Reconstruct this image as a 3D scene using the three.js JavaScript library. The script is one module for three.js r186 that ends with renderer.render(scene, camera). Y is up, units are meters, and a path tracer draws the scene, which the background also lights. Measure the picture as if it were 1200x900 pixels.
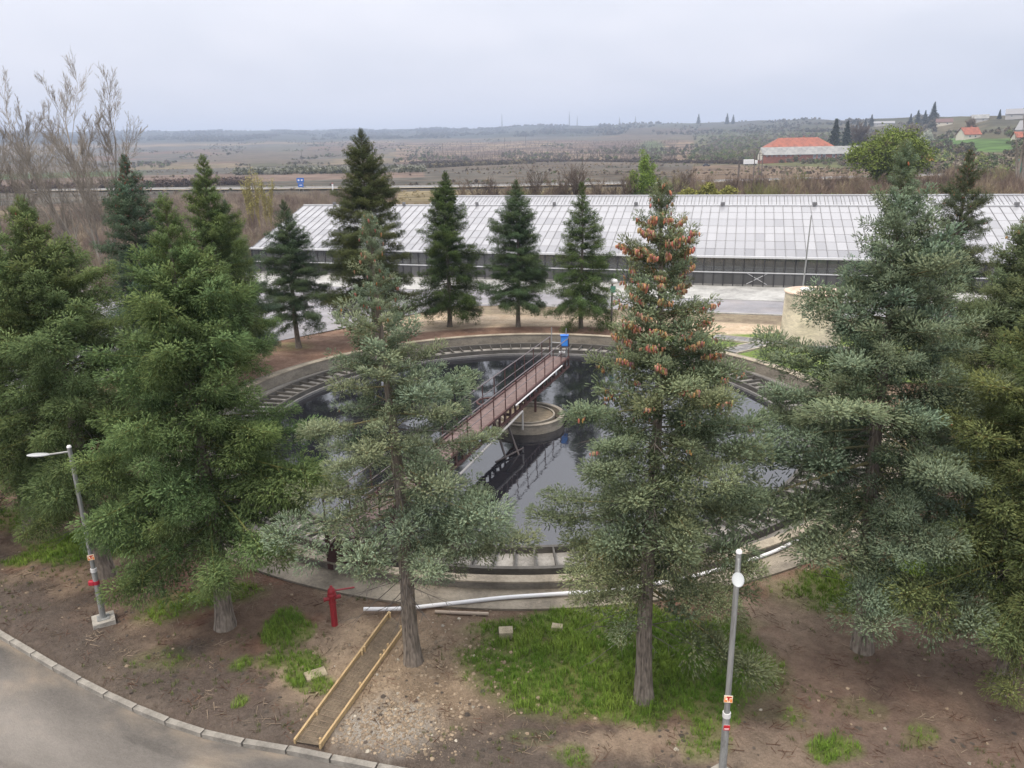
import * as THREE from 'three';
import { mergeGeometries } from 'three/addons/utils/BufferGeometryUtils.js';
import { RoundedBoxGeometry } from 'three/addons/geometries/RoundedBoxGeometry.js';
import { ImprovedNoise } from 'three/addons/math/ImprovedNoise.js';

// ------------------------------------------------------------ camera, sky, sun, exposure
const scene = new THREE.Scene();
const D2R = Math.PI / 180;
const camera = new THREE.PerspectiveCamera(53.13, 4 / 3, 0.3, 14000);
camera.position.set(0, 12, 0);
camera.rotation.set(-17 * D2R, 0, -1.1 * D2R, 'XYZ');
scene.add(camera);

const renderer = new THREE.WebGLRenderer({ antialias: true });
renderer.toneMapping = THREE.LinearToneMapping;
renderer.toneMappingExposure = 1.78;
renderer.shadowMap.enabled = true;

const NOISE = new ImprovedNoise();
const n3 = (x, y, z = 0) => NOISE.noise(x, y, z);
const VT = new Float32Array(65536); { let q = 12345; for (let i = 0; i < 65536; i++) { q = (Math.imul(q, 1664525) + 1013904223) >>> 0; VT[i] = (q / 4294967296) * 2 - 1; } }
function vn(x, y) { const i = Math.floor(x), j = Math.floor(y), u = x - i, v = y - j, s = u * u * (3 - 2 * u), t = v * v * (3 - 2 * v), a = i & 255, b = (i + 1) & 255, c = (j & 255) << 8, d = ((j + 1) & 255) << 8; const p = VT[a + c] + (VT[b + c] - VT[a + c]) * s, q = VT[a + d] + (VT[b + d] - VT[a + d]) * s; return p + (q - p) * t; }
function fbm(x, y, o = 4, z = 0.37) { let a = 0, s = 0.42; x += z * 37.7; y += z * 61.3; for (let i = 0; i < o; i++) { a += s * vn(x, y); const X = x * 1.64 + y * 1.2 + 3.7; y = y * 1.64 - x * 1.2 + 9.1; x = X; s *= 0.5; } return a; }
const clamp = (x, a = 0, b = 1) => Math.min(b, Math.max(a, x));
const lerp = (a, b, t) => a + (b - a) * t;
const sstep = (a, b, x) => { const t = clamp((x - a) / (b - a)); return t * t * (3 - 2 * t); };
function rngOf(seed) { let a = seed >>> 0; return () => { a = (a + 0x6D2B79F5) | 0; let t = Math.imul(a ^ (a >>> 15), 1 | a); t = (t + Math.imul(t ^ (t >>> 7), 61 | t)) ^ t; return ((t ^ (t >>> 14)) >>> 0) / 4294967296; }; }

{ // overcast sky: pale and even near the horizon, brighter towards the zenith, soft cloud mottling
  const W = 1024, H = 512, data = new Float32Array(W * H * 4);
  for (let j = 0; j < H; j++) {
    const el = ((j + 0.5) / H - 0.5) * Math.PI, s = Math.sin(el), c = Math.cos(el);
    for (let i = 0; i < W; i++) {
      const a = ((i + 0.5) / W) * 2 * Math.PI, X = c * Math.cos(a), Z = c * Math.sin(a);
      const up = Math.max(0, s), lum = (1 + 2.5 * Math.pow(up, 1.25)) / 1.62, hi = clamp(up * 1.6);
      const k = 1 / (up + 0.25);
      const m = fbm(X * k * 1.3 + 3, Z * k * 1.3 - 5, 5) * 1.2 + 0.5 * fbm(X * 3, s * 16, 4, 4.4);
      const v = lum * (1 + 0.15 * m);
      const w = clamp(0.5 + m * 0.9);
      const low = Math.exp(-up * 7);
      let r = lerp(0.575, 0.67, w), g = lerp(0.63, 0.672, w), b = lerp(0.745, 0.735, w);
      r = lerp(r, 0.675, low * 0.6); g = lerp(g, 0.685, low * 0.6); b = lerp(b, 0.76, low * 0.6);
      r = lerp(r, 0.668, hi); g = lerp(g, 0.662, hi); b = lerp(b, 0.68, hi);
      const o = (j * W + i) * 4;
      if (s < 0) { const d = lerp(1, 0.45, clamp(-s * 8)); data[o] = r * d / 1.62; data[o + 1] = g * d / 1.62; data[o + 2] = b * d / 1.62; } else { data[o] = r * v; data[o + 1] = g * v; data[o + 2] = b * v; }
      data[o + 3] = 1;
    }
  }
  const t = new THREE.DataTexture(data, W, H, THREE.RGBAFormat, THREE.FloatType);
  t.mapping = THREE.EquirectangularReflectionMapping; t.magFilter = THREE.LinearFilter; t.needsUpdate = true;
  scene.background = t; scene.environment = t;
}
const sun = new THREE.DirectionalLight(0xfff1de, 1.5);
sun.position.set(-50, 150, 20); sun.target.position.set(0, 0, -30);
sun.castShadow = true; sun.shadow.radius = 26; sun.shadow.mapSize.set(2048, 2048);
Object.assign(sun.shadow.camera, { left: -80, right: 80, top: 80, bottom: -80, near: 1, far: 400 });
scene.add(sun, sun.target);
scene.fog = new THREE.FogExp2(0xc4d2ea, 0.00024);

// ------------------------------------------------------------ helpers
const names = new Map();
function numbered(n) { const k = names.get(n) ?? 0; names.set(n, k + 1); return k ? `${n}_${String(k).padStart(3, '0')}` : n; }
function tag(o, label, category, group, kind) { if (label) o.userData.label = label; if (category) o.userData.category = category; if (group) o.userData.group = group; if (kind) o.userData.kind = kind; return o; }
function thing(name, label, category, p = [0, 0, 0], turn = 0, group) {
  const o = new THREE.Group(); o.name = numbered(name); o.position.set(...p); o.rotation.y = turn; scene.add(o); return tag(o, label, category, group);
}
function shade(o) { o.castShadow = true; o.receiveShadow = true; return o; }
function part(parent, name, geo, mat) { const o = shade(new THREE.Mesh(geo, mat)); o.name = name; parent.add(o); return o; }
function solo(name, geo, mat, label, category, group, kind) { const o = shade(new THREE.Mesh(geo, mat)); o.name = numbered(name); scene.add(o); return tag(o, label, category, group, kind); }
const struct = (name, geo, mat) => solo(name, geo, mat, null, null, null, 'structure');
function merge(list) {
  const gs = list.map((g) => { const q = g.index ? g.toNonIndexed() : g.clone(); for (const k of Object.keys(q.attributes)) if (!['position', 'normal', 'uv'].includes(k)) q.deleteAttribute(k); return q; });
  return gs.length === 1 ? gs[0] : mergeGeometries(gs);
}
// uv in metres from the dominant axis of each face
function muv(g0) {
  const g = g0.index ? g0.toNonIndexed() : g0, p = g.attributes.position, uv = new Float32Array(p.count * 2);
  for (let i = 0; i < p.count; i += 3) {
    const ax = p.getX(i + 1) - p.getX(i), ay = p.getY(i + 1) - p.getY(i), az = p.getZ(i + 1) - p.getZ(i), bx = p.getX(i + 2) - p.getX(i), by = p.getY(i + 2) - p.getY(i), bz = p.getZ(i + 2) - p.getZ(i);
    const nx = Math.abs(ay * bz - az * by), ny = Math.abs(az * bx - ax * bz), nz = Math.abs(ax * by - ay * bx);
    for (let k = i; k < i + 3; k++) {
      const x = p.getX(k), y = p.getY(k), z = p.getZ(k);
      if (ny >= nx && ny >= nz) { uv[k * 2] = x; uv[k * 2 + 1] = z; } else if (nx >= nz) { uv[k * 2] = z; uv[k * 2 + 1] = y; } else { uv[k * 2] = x; uv[k * 2 + 1] = y; }
    }
  }
  g.setAttribute('uv', new THREE.BufferAttribute(uv, 2)); return g;
}
const box = (w, h, d, x = 0, y = 0, z = 0) => new THREE.BoxGeometry(w, h, d).translate(x, y, z);
const rbox = (w, h, d, r, x = 0, y = 0, z = 0) => new RoundedBoxGeometry(w, h, d, 1, r).translate(x, y, z);
const V = (x, y, z) => new THREE.Vector3(x, y, z);
function bar(a, b, w, h = w) { // box from a to b
  const A = V(...a), B = V(...b), L = A.distanceTo(B), g = new THREE.BoxGeometry(w, h, L);
  const m = new THREE.Matrix4().lookAt(B, A, Math.abs(B.y - A.y) > 0.98 * L ? V(1, 0, 0) : V(0, 1, 0)); m.setPosition(A.add(B).multiplyScalar(0.5)); return g.applyMatrix4(m);
}
function rod(a, b, r1, r2 = r1, n = 8) {
  const A = V(...a), B = V(...b), L = A.distanceTo(B), g = new THREE.CylinderGeometry(r2, r1, L, n);
  g.applyQuaternion(new THREE.Quaternion().setFromUnitVectors(V(0, 1, 0), B.clone().sub(A).normalize())); return g.translate((A.x + B.x) / 2, (A.y + B.y) / 2, (A.z + B.z) / 2);
}
const tube = (pts, r, n = 6, seg = 24) => new THREE.TubeGeometry(new THREE.CatmullRomCurve3(pts.map((p) => V(...p))), seg, r, n);
function ring(r0, r1, y0, y1, seg = 128, a0 = 0, a1 = Math.PI * 2) { // rectangular section swept about the y axis
  const c = [[r0, y0], [r1, y0], [r1, y1], [r0, y1], [r0, y0]];
  const P = [], U = [];
  for (let i = 0; i < seg; i++) for (let k = 0; k < 4; k++) {
    const A = a0 + (a1 - a0) * i / seg, B = a0 + (a1 - a0) * (i + 1) / seg, [p, q] = [c[k], c[k + 1]];
    const v = (s, a) => [Math.cos(a) * s[0], s[1], Math.sin(a) * s[0]];
    const q4 = [v(p, A), v(p, B), v(q, B), v(q, A)], rm = r1, ua = A * rm, ub = B * rm, w0 = p[0] + p[1] * 2, w1 = q[0] + q[1] * 2;
    const uv4 = [[ua, w0], [ub, w0], [ub, w1], [ua, w1]];
    for (const t of [0, 1, 2, 0, 2, 3]) { P.push(...q4[t]); U.push(...uv4[t]); }
  }
  const g = new THREE.BufferGeometry(); g.setAttribute('position', new THREE.Float32BufferAttribute(P, 3)); g.setAttribute('uv', new THREE.Float32BufferAttribute(U, 2)); g.computeVertexNormals(); return g;
}
// ------------------------------------------------------------ textures
function dataTex(W, H, f, srgb = true) { // f(u,v) -> [r,g,b] linear (srgb) or value
  const d = new Uint8Array(W * H * 4);
  const enc = (c) => { c = clamp(c); return Math.round(255 * (srgb ? (c <= 0.0031308 ? 12.92 * c : 1.055 * Math.pow(c, 1 / 2.4) - 0.055) : c)); };
  for (let j = 0; j < H; j++) for (let i = 0; i < W; i++) {
    const c = f((i + 0.5) / W, (j + 0.5) / H), o = (j * W + i) * 4;
    if (typeof c === 'number') d[o] = d[o + 1] = d[o + 2] = enc(c); else { d[o] = enc(c[0]); d[o + 1] = enc(c[1]); d[o + 2] = enc(c[2]); }
    d[o + 3] = 255;
  }
  const t = new THREE.DataTexture(d, W, H); t.magFilter = THREE.LinearFilter; t.wrapS = t.wrapT = THREE.RepeatWrapping; if (srgb) t.colorSpace = THREE.SRGBColorSpace; t.needsUpdate = true; return t;
}
// noise that tiles over the unit square
function pn(x, y, f, z) { const i = Math.floor(x), j = Math.floor(y), u = x - i, v = y - j, s = u * u * (3 - 2 * u), t = v * v * (3 - 2 * v), a = (i % f + z) & 255, b = ((i + 1) % f + z) & 255, c = ((j % f + z * 3) & 255) << 8, d = (((j + 1) % f + z * 3) & 255) << 8; const p = VT[a + c] + (VT[b + c] - VT[a + c]) * s, q = VT[a + d] + (VT[b + d] - VT[a + d]) * s; return p + (q - p) * t; }
function tile(u, v, f, o = 4, z = 0) { let s = 0, k = 0.42; f = Math.round(f); for (let i = 0; i < o; i++) { s += k * pn(u * f, v * f, f, z * 17 + i * 5); f *= 2; k *= 0.5; } return s; }
function tileA(u, v, f, g, o, z) { let s = 0, k = 0.42; for (let i = 0; i < o; i++) { const X = u * f, Y = v * g, a = Math.floor(X), b = Math.floor(Y), p = X - a, q = Y - b, S = p * p * (3 - 2 * p), T = q * q * (3 - 2 * q), h = (c, d) => VT[(((c % f) + z * 17) & 255) + ((((d % g) + z * 31) & 255) << 8)]; s += k * lerp(lerp(h(a, b), h(a + 1, b), S), lerp(h(a, b + 1), h(a + 1, b + 1), S), T); f *= 2; g *= 2; k *= 0.5; } return s; }
const hash = (i, j) => 0.5 + 0.5 * VT[((i * 73 + j * 151) & 255) + (((j * 97 + i * 29) & 255) << 8)];
const fineBump = dataTex(1024, 1024, (u, v) => clamp(0.5 + 0.55 * tile(u, v, 60, 4, 2) + 0.35 * (hash(Math.floor(u * 512), Math.floor(v * 512)) - 0.5)), false);
const rep = (t, x, y = x) => { const c = t.clone(); c.repeat.set(x, y); c.needsUpdate = true; return c; };
const lin = (r, g, b) => new THREE.Color().setRGB(r, g, b);
const M = (r, g, b, rough = 0.8, o = {}) => new THREE.MeshStandardMaterial({ color: lin(r, g, b), roughness: rough, ...o });
const concreteTex = dataTex(1024, 1024, (u, v) => { const a = tile(u, v, 7, 5, 1), b = tile(u, v, 50, 3, 9), st = tile(u, v, 18, 3, 5); const k = 1 + 0.5 * a + 0.28 * b - 0.35 * Math.max(0, st); return [0.9 * k, 0.88 * k, 0.83 * k].map((c) => c * 0.8); });
const concrete = (r, g, b, s = 0.25) => M(r, g, b, 0.9, { map: rep(concreteTex, s), bumpMap: rep(fineBump, 0.6), bumpScale: 0.012 });
const asphaltTex = dataTex(1024, 1024, (u, v) => { const k = 0.8 + 0.32 * tile(u, v, 5, 4, 3) + 0.13 * tile(u, v, 120, 2, 8) + 0.1 * (hash(Math.floor(u * 1024), Math.floor(v * 1024)) - 0.5); const w = tile(u, v, 4, 3, 17); return [k * (1 + 0.06 * w), k, k * (1 - 0.06 * w)]; });
const roadTex = dataTex(2048, 2048, (u, v) => { const a = tile(u, v, 5, 5, 3), b = tile(u, v, 13, 4, 8), g = 0.16 * (hash(Math.floor(u * 2048), Math.floor(v * 2048)) - 0.5) + 0.12 * tile(u, v, 300, 2, 2), sand = sstep(0.02, 0.35, a + 0.35 * b), oil = Math.max(sstep(0.1, 0.4, tileA(u, v, 3, 14, 4, 5)), sstep(0.17, 0.03, v + 0.05 * a) * 0.9); const k = 0.84 + 0.3 * b + g + 0.26 * sand - 0.34 * oil; return [k * (1 + 0.16 * sand), k * (1 + 0.05 * sand), k * (1 - 0.1 * sand)]; });
const barkTex = dataTex(256, 512, (u, v) => { const a = tileA(u, v, 26, 9, 3, 1), b = tile(u, v, 20, 4, 6); const k = 0.75 + 0.8 * a + 0.45 * b; return [k, k * 0.94, k * 0.86]; });
const woodTex = dataTex(256, 512, (u, v) => { const a = tileA(u, v, 40, 3, 3, 1), b = tile(u, v, 4, 2, 6); const k = 0.85 + 0.4 * a + 0.2 * b; return [k, k * 0.93, k * 0.8]; });
const MB = {
  bark: M(0.27, 0.24, 0.212, 0.95, { map: rep(barkTex, 1.4, 0.7), bumpMap: rep(barkTex, 1.4, 0.7), bumpScale: 0.03 }),
  galv: M(0.42, 0.44, 0.46, 0.5, { metalness: 0.35, map: rep(concreteTex, 0.5) }),
  wood: M(0.5, 0.385, 0.235, 0.75, { map: rep(woodTex, 2.5, 0.5), bumpMap: rep(woodTex, 2.5, 0.5), bumpScale: 0.003 }),
  rust: M(0.1, 0.046, 0.044, 0.7, { map: rep(concreteTex, 0.8) }),
  deck: M(0.2, 0.14, 0.135, 0.75, { map: rep(concreteTex, 0.6), bumpMap: rep(fineBump, 2), bumpScale: 0.004 }),
  white: M(0.75, 0.75, 0.76, 0.45), steel: M(0.32, 0.33, 0.34, 0.5, { metalness: 0.4 }), dark: M(0.03, 0.03, 0.032, 0.7), red: M(0.42, 0.03, 0.045, 0.55, { map: rep(concreteTex, 1.2) }),
  blue: M(0.03, 0.17, 0.62, 0.45), orange: M(0.7, 0.24, 0.06, 0.6),
};

// ------------------------------------------------------------ where things are on the ground (metres)
const TC = [0.6, -34.4], RW = 16.25;               // settling tank: centre, outer edge of its walkway
const kerbPts = [[-46, -40], [-34, -31.2], [-26, -25.6], [-20, -21.6], [-13.68, -17.59], [-9.48, -15.04], [-6.82, -13.8], [-4.63, -13.2], [-2.67, -12.68], [0, -12.1], [5, -11.2], [12, -10.3], [24, -9.2], [46, -8]];
const kerbCurve = new THREE.CatmullRomCurve3(kerbPts.map((p) => V(p[0], 0, p[1])), false, 'centripetal');
const kerbLine = kerbCurve.getSpacedPoints(160);
function kerbExact(x, z) { // signed distance, positive on the soil side
  let best = 1e9, sg = 1;
  for (let i = 0; i < kerbLine.length - 1; i++) {
    const a = kerbLine[i], b = kerbLine[i + 1], dx = b.x - a.x, dz = b.z - a.z, t = clamp(((x - a.x) * dx + (z - a.z) * dz) / (dx * dx + dz * dz)), px = a.x + dx * t - x, pz = a.z + dz * t - z, d = px * px + pz * pz;
    if (d < best) { best = d; sg = dx * (z - a.z) - dz * (x - a.x) > 0 ? -1 : 1; }
  }
  return Math.sqrt(best) * sg;
}
const KG = (() => { const n = 241, m = 161, a = new Float32Array(n * m); for (let j = 0; j < m; j++) for (let i = 0; i < n; i++) a[j * n + i] = kerbExact(-48 + i * 0.4, -44 + j * 0.4); return a; })();
function kerbSide(x, z) { const u = clamp((x + 48) / 0.4, 0, 239.99), v = clamp((z + 44) / 0.4, 0, 159.99), i = Math.floor(u), j = Math.floor(v), p = u - i, q = v - j, o = j * 241 + i; return lerp(lerp(KG[o], KG[o + 1], p), lerp(KG[o + 241], KG[o + 242], p), q); }
const GA = [0.9603, 0.279], GN = [0.279, -0.9603];   // greenhouse: along its front, and away from the camera
const gpt = (s, n) => [GA[0] * s + GN[0] * n, -73.0 + GA[1] * s + GN[1] * n];
const gco = (x, z) => [x * GA[0] + (z + 73.0) * GA[1], x * GN[0] + (z + 73.0) * GN[1]];
const blob = (x, z, cx, cz, rx, rz, soft = 0.5) => sstep(1 + soft, 1 - soft, Math.hypot((x - cx) / rx, (z - cz) / rz));
function grassMask(x, z) {
  const w = 0.9 * fbm(x * 0.55, z * 0.55, 4, 3.3), w2 = fbm(x * 1.7, z * 1.7, 3, 8.8);
  let m = 0;
  const add = (cx, cz, rx, rz, k = 1, s = 0.35) => { m = Math.max(m, k * blob(x + w * 0.9, z + w * 0.8, cx, cz, rx, rz, s)); };
  add(1.2, -15.9, 2.15, 1.75); add(2.2, -14.6, 1.1, 0.75, 0.8); add(2.6, -17.2, 3.4, 0.9, 0.95); add(4.3, -16.0, 1.9, 1.8, 1); add(4.3, -14.1, 0.8, 0.8, 0.75); add(3.9, -13.2, 0.8, 0.5, 0.5); add(5.4, -14.8, 0.9, 1, 0.35);
  add(6.3, -13.2, 0.55, 0.55, 0.75); add(8.2, -13.6, 0.5, 0.4, 0.4); add(7.4, -14.4, 0.5, 0.3, 0.3);
  add(-5.9, -17.3, 0.55, 0.85, 0.9); add(-5.5, -16.1, 0.7, 0.5, 0.8); add(-4.9, -15.4, 0.45, 0.4, 0.7); add(-6.6, -16.0, 0.4, 0.35, 0.5);
  add(-13.8, -22.4, 2.0, 1.2, 0.95); add(-15.6, -21.6, 0.6, 0.5, 0.6); add(-9.6, -18.8, 1.2, 0.9, 0.45); add(-8.4, -19.2, 1.4, 0.7, 0.5); add(-17.5, -24.5, 2, 1, 0.5); add(-8.9, -16.4, 0.8, 0.5, 0.25); add(-6.2, -14.6, 0.25, 0.2, 0.6);
  add(9.6, -19.0, 2.5, 1.3, 0.7); add(13.5, -19.8, 2.6, 1.2, 0.9);
  add(0.4, -13.4, 0.5, 0.3, 0.3); add(1.2, -12.9, 0.4, 0.3, 0.4); add(-3.7, -17.3, 0.5, 0.3, 0.0);
  return clamp(m * (1 + 0.9 * w2) - 0.06);
}
function lawnMask(x, z) { // short lawn by the paving beyond the tank
  const r = Math.hypot(x - TC[0], z - TC[1]);
  const t = (x - 9.6) * 0.62 + (z + 45.9) * 0.78, q = gco(x, z);
  return (r > RW + 0.1 ? 1 : 0) * sstep(8.6, 9.6, x + 0.8 * fbm(x, z)) * sstep(-49.9, -49.2, z + 0.4 * fbm(x * 1.4, z)) * sstep(27, 25, x) * (t < 99 && q[1] < 40 ? 1 : 0);
}
const mix3 = (a, b, t) => [lerp(a[0], b[0], t), lerp(a[1], b[1], t), lerp(a[2], b[2], t)];
function groundColor(x, z) {
  if (z > 4 || (x - TC[0]) ** 2 + (z - TC[1]) ** 2 < 230 || (z > -26 && kerbSide(x, z) < -0.5)) return [0.12, 0.09, 0.07];
  const l = fbm(x * 0.35, z * 0.35, 4, 1.1), m = fbm(x * 1.6, z * 1.6, 4, 2.2), f = fbm(x * 7, z * 7, 3, 5.5), h = hash(Math.floor(x * 40), Math.floor(z * 40)) - 0.5;
  let c = mix3([0.132, 0.093, 0.069], [0.21, 0.16, 0.115], sstep(-0.15, 0.45, l + 0.5 * m));       // needle litter and soil
  c = mix3(c, [0.155, 0.08, 0.055], sstep(0.05, 0.4, fbm(x * 0.9 + 9, z * 0.9, 4, 7)) * 0.5);
  if (z > -27) {
    const ks = kerbSide(x, z);
    c = mix3(c, [0.088, 0.074, 0.064], sstep(3.1, 0.9, ks + 1.6 * l + 0.9 * m) * 0.85);           // dark turned soil beside the kerb
    const clay = blob(x + m * 0.7, z + l * 0.9, -2.7, -15.9, 2.5, 2.0, 0.4);
    c = mix3(c, mix3([0.2, 0.15, 0.105], [0.27, 0.21, 0.15], 0.5 + m), clay * 0.95);
    c = mix3(c, [0.3, 0.28, 0.25], blob(x + f * 0.4, z + m * 0.5, -2.9, -13.9, 1.0, 0.7, 0.5) * 0.85); // crushed pale rubble
    c = mix3(c, [0.27, 0.21, 0.155], blob(x + m * 0.8, z + m * 0.6, -4.9, -16.4, 0.9, 1.5, 0.5) * 0.65);
    c = mix3(c, [0.29, 0.225, 0.165], blob(x + m * 1.2, z + m * 0.7, 2.2, -13.4, 1.7, 0.5, 0.5) * 0.6);
    c = mix3(c, [0.27, 0.215, 0.16], blob(x + m * 1.2, z + l * 0.9, 5.2, -12.9, 1.5, 0.8, 0.6) * 0.7);
    c = mix3(c, [0.14, 0.102, 0.082], blob(x + m, z + l, 9.5, -14.3, 5, 2.8, 0.5) * 0.75);
    const gm = z < -11 && ks > 0 ? grassMask(x, z) : 0;
    c = mix3(c, mix3([0.07, 0.11, 0.025], [0.12, 0.15, 0.04], 0.5 + m), clamp(gm * 1.25) * 0.85);
  } else {
    const q = gco(x, z), edge = q[1] + 0.7 * l + 0.25 * m;   // q[1]: metres from the greenhouse front, negative towards us
    const r = Math.hypot(x - TC[0], z - TC[1]);
    const far = z < -38 ? 1 : 0;
    if (far) {
      const verge = sstep(-13.3, -12.6, edge), dirtEdge = z + 1.2 * l;
      const dirtNear = sstep(RW + 2.0, RW + 2.7, r + 0.5 * l);
      c = mix3([0.16, 0.098, 0.072], [0.2, 0.135, 0.1], 0.5 + m);
      c = mix3(c, mix3([0.42, 0.34, 0.25], [0.33, 0.255, 0.18], sstep(-0.2, 0.4, l + m * 0.6)), dirtNear * sstep(-10.5, -8.5, x + l));
      const track = Math.abs(Math.sin(q[1] * 1.9 + l * 2)); c = mix3(c, [0.27, 0.2, 0.145], dirtNear * sstep(0.8, 1, track) * 0.35);
      c = mix3(c, mix3([0.155, 0.125, 0.095], [0.2, 0.17, 0.12], 0.5 + m), sstep(-15.6, -14.6, edge) * dirtNear);
      c = mix3(c, [0.12, 0.16, 0.045], blob(x, z, -14.5, -48.5, 1.5, 1.2, 0.4) * 0.5 * (0.6 + m));
      const lm = lawnMask(x, z); c = mix3(c, mix3([0.09, 0.165, 0.035], [0.14, 0.18, 0.06], 0.5 + m), lm * clamp(0.9 + 0.8 * m));
    }
    if (x < -20 || x > 24) c = mix3(c, [0.13, 0.12, 0.06], 0.35 + 0.5 * m);
  }
  const k = (1 + 0.3 * f + 0.24 * h + 0.15 * m) * 1.36;
  return [Math.max(0.01, c[0] * k), Math.max(0.01, c[1] * k), Math.max(0.01, c[2] * k)];
}
function groundH(x, z) {
  let h = 0.05 * fbm(x * 0.7, z * 0.7, 3, 6) + 0.025 * fbm(x * 3, z * 3, 2, 3);
  h += 0.12 * blob(x, z, -1.7, -15.8, 1.6, 1.8, 0.7) + 0.06 * blob(x, z, -2.7, -13.9, 0.9, 0.6, 0.6);
  if (z > -34) { const ks = kerbSide(x, z); h = ks < 0.12 ? -0.3 : h * sstep(0.1, 0.7, ks) - 0.02; }
  const r = Math.hypot(x - TC[0], z - TC[1]); h *= sstep(RW, RW + 0.6, r);
  return h;
}
function sheet(x0, x1, z0, z1, step, keep, height, W, H, col) {
  const nx = Math.round((x1 - x0) / step), nz = Math.round((z1 - z0) / step), P = new Float32Array((nx + 1) * (nz + 1) * 3), U = new Float32Array((nx + 1) * (nz + 1) * 2), I = [];
  for (let j = 0; j <= nz; j++) for (let i = 0; i <= nx; i++) { const o = j * (nx + 1) + i, x = x0 + i * step, z = z0 + j * step; P[o * 3] = x; P[o * 3 + 1] = height(x, z); P[o * 3 + 2] = z; U[o * 2] = i / nx; U[o * 2 + 1] = j / nz; }
  for (let j = 0; j < nz; j++) for (let i = 0; i < nx; i++) { if (!keep(x0 + (i + 0.5) * step, z0 + (j + 0.5) * step)) continue; const a = j * (nx + 1) + i, b = a + 1, c = a + nx + 1, d = c + 1; I.push(a, c, b, b, c, d); }
  const g = new THREE.BufferGeometry(); g.setAttribute('position', new THREE.BufferAttribute(P, 3)); g.setAttribute('uv', new THREE.BufferAttribute(U, 2)); g.setIndex(I); g.computeVertexNormals();
  const map = dataTex(W, H, (u, v) => col(x0 + u * (x1 - x0), z0 + v * (z1 - z0)));
  return [g, new THREE.MeshPhysicalMaterial({ map, roughness: 1, specularIntensity: 0.15, bumpMap: rep(fineBump, (x1 - x0) / 3.1, (z1 - z0) / 3.1), bumpScale: 0.05 })];
}
const NB = [-20, 20, -26, -6], inTank = (x, z) => Math.hypot(x - TC[0], z - TC[1]) < RW - 0.35;
{
  struct('ground', ...sheet(NB[0], NB[1], NB[2], NB[3], 0.2, (x, z) => !inTank(x, z), groundH, 2048, 1024, groundColor));
  const inNear = (x, z) => x > NB[0] && x < NB[1] && z > NB[2] && z < NB[3];
  struct('yard', ...sheet(-44, 44, -70, 18, 0.5, (x, z) => !inTank(x, z) && !inNear(x, z), (x, z) => (Math.abs(x) > 43.4 || z < -69.4 || z > 17.4 ? -0.25 : groundH(x, z) * 0.9), 2048, 2048, groundColor));
}
// ------------------------------------------------------------ road and kerb
{
  const P = [], U = [], I = [], L = kerbLine.length; let run = 0;
  for (let i = 0; i < L; i++) {
    const t = kerbCurve.getTangentAt(i / (L - 1)); if (i) run += kerbLine[i].distanceTo(kerbLine[i - 1]);
    const nx = -t.z, nz = t.x;
    for (let k = 0; k < 6; k++) { const o = -0.07 + k * 1.9 , x = kerbLine[i].x + nx * o, z = kerbLine[i].z + nz * o; P.push(x, -0.1 + 0.025 * Math.sin(Math.min(1, k / 5) * 3.1), z); U.push(run / 20, (o + 0.07) / 10); }
    if (i) for (let k = 0; k < 5; k++) { const a = (i - 1) * 6 + k, b = i * 6 + k; I.push(a, a + 1, b, b, a + 1, b + 1); }
  }
  const g = new THREE.BufferGeometry(); g.setAttribute('position', new THREE.Float32BufferAttribute(P, 3)); g.setAttribute('uv', new THREE.Float32BufferAttribute(U, 2)); g.setIndex(I); g.computeVertexNormals();
  struct('road', g, new THREE.MeshStandardMaterial({ color: lin(0.25, 0.228, 0.205), map: roadTex, roughness: 0.92, bumpMap: rep(fineBump, 10), bumpScale: 0.012 }));
  const kerb = new THREE.Group(); kerb.name = 'kerb'; kerb.userData.kind = 'structure'; scene.add(kerb);
  const len = kerbCurve.getLength(), n = Math.round(len / 1.02), R = rngOf(5), mats = [0, 1, 2].map((i) => concrete(0.33 + i * 0.035, 0.315 + i * 0.033, 0.295 + i * 0.03, 0.45)), kg = muv(rbox(0.995, 0.3, 0.15, 0.014));
  for (let i = 0; i < n; i++) {
    const p = kerbCurve.getPointAt((i + 0.5) / n), t = kerbCurve.getTangentAt((i + 0.5) / n);
    if (p.x < -22 || p.x > 8) continue;
    const k = part(kerb, 'kerb_stone', kg, mats[Math.floor(R() * 3)]); k.position.set(p.x, -0.125 + (R() - 0.5) * 0.012, p.z); k.rotation.y = Math.atan2(-t.z, t.x) + (R() - 0.5) * 0.012;
  }
}
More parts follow.
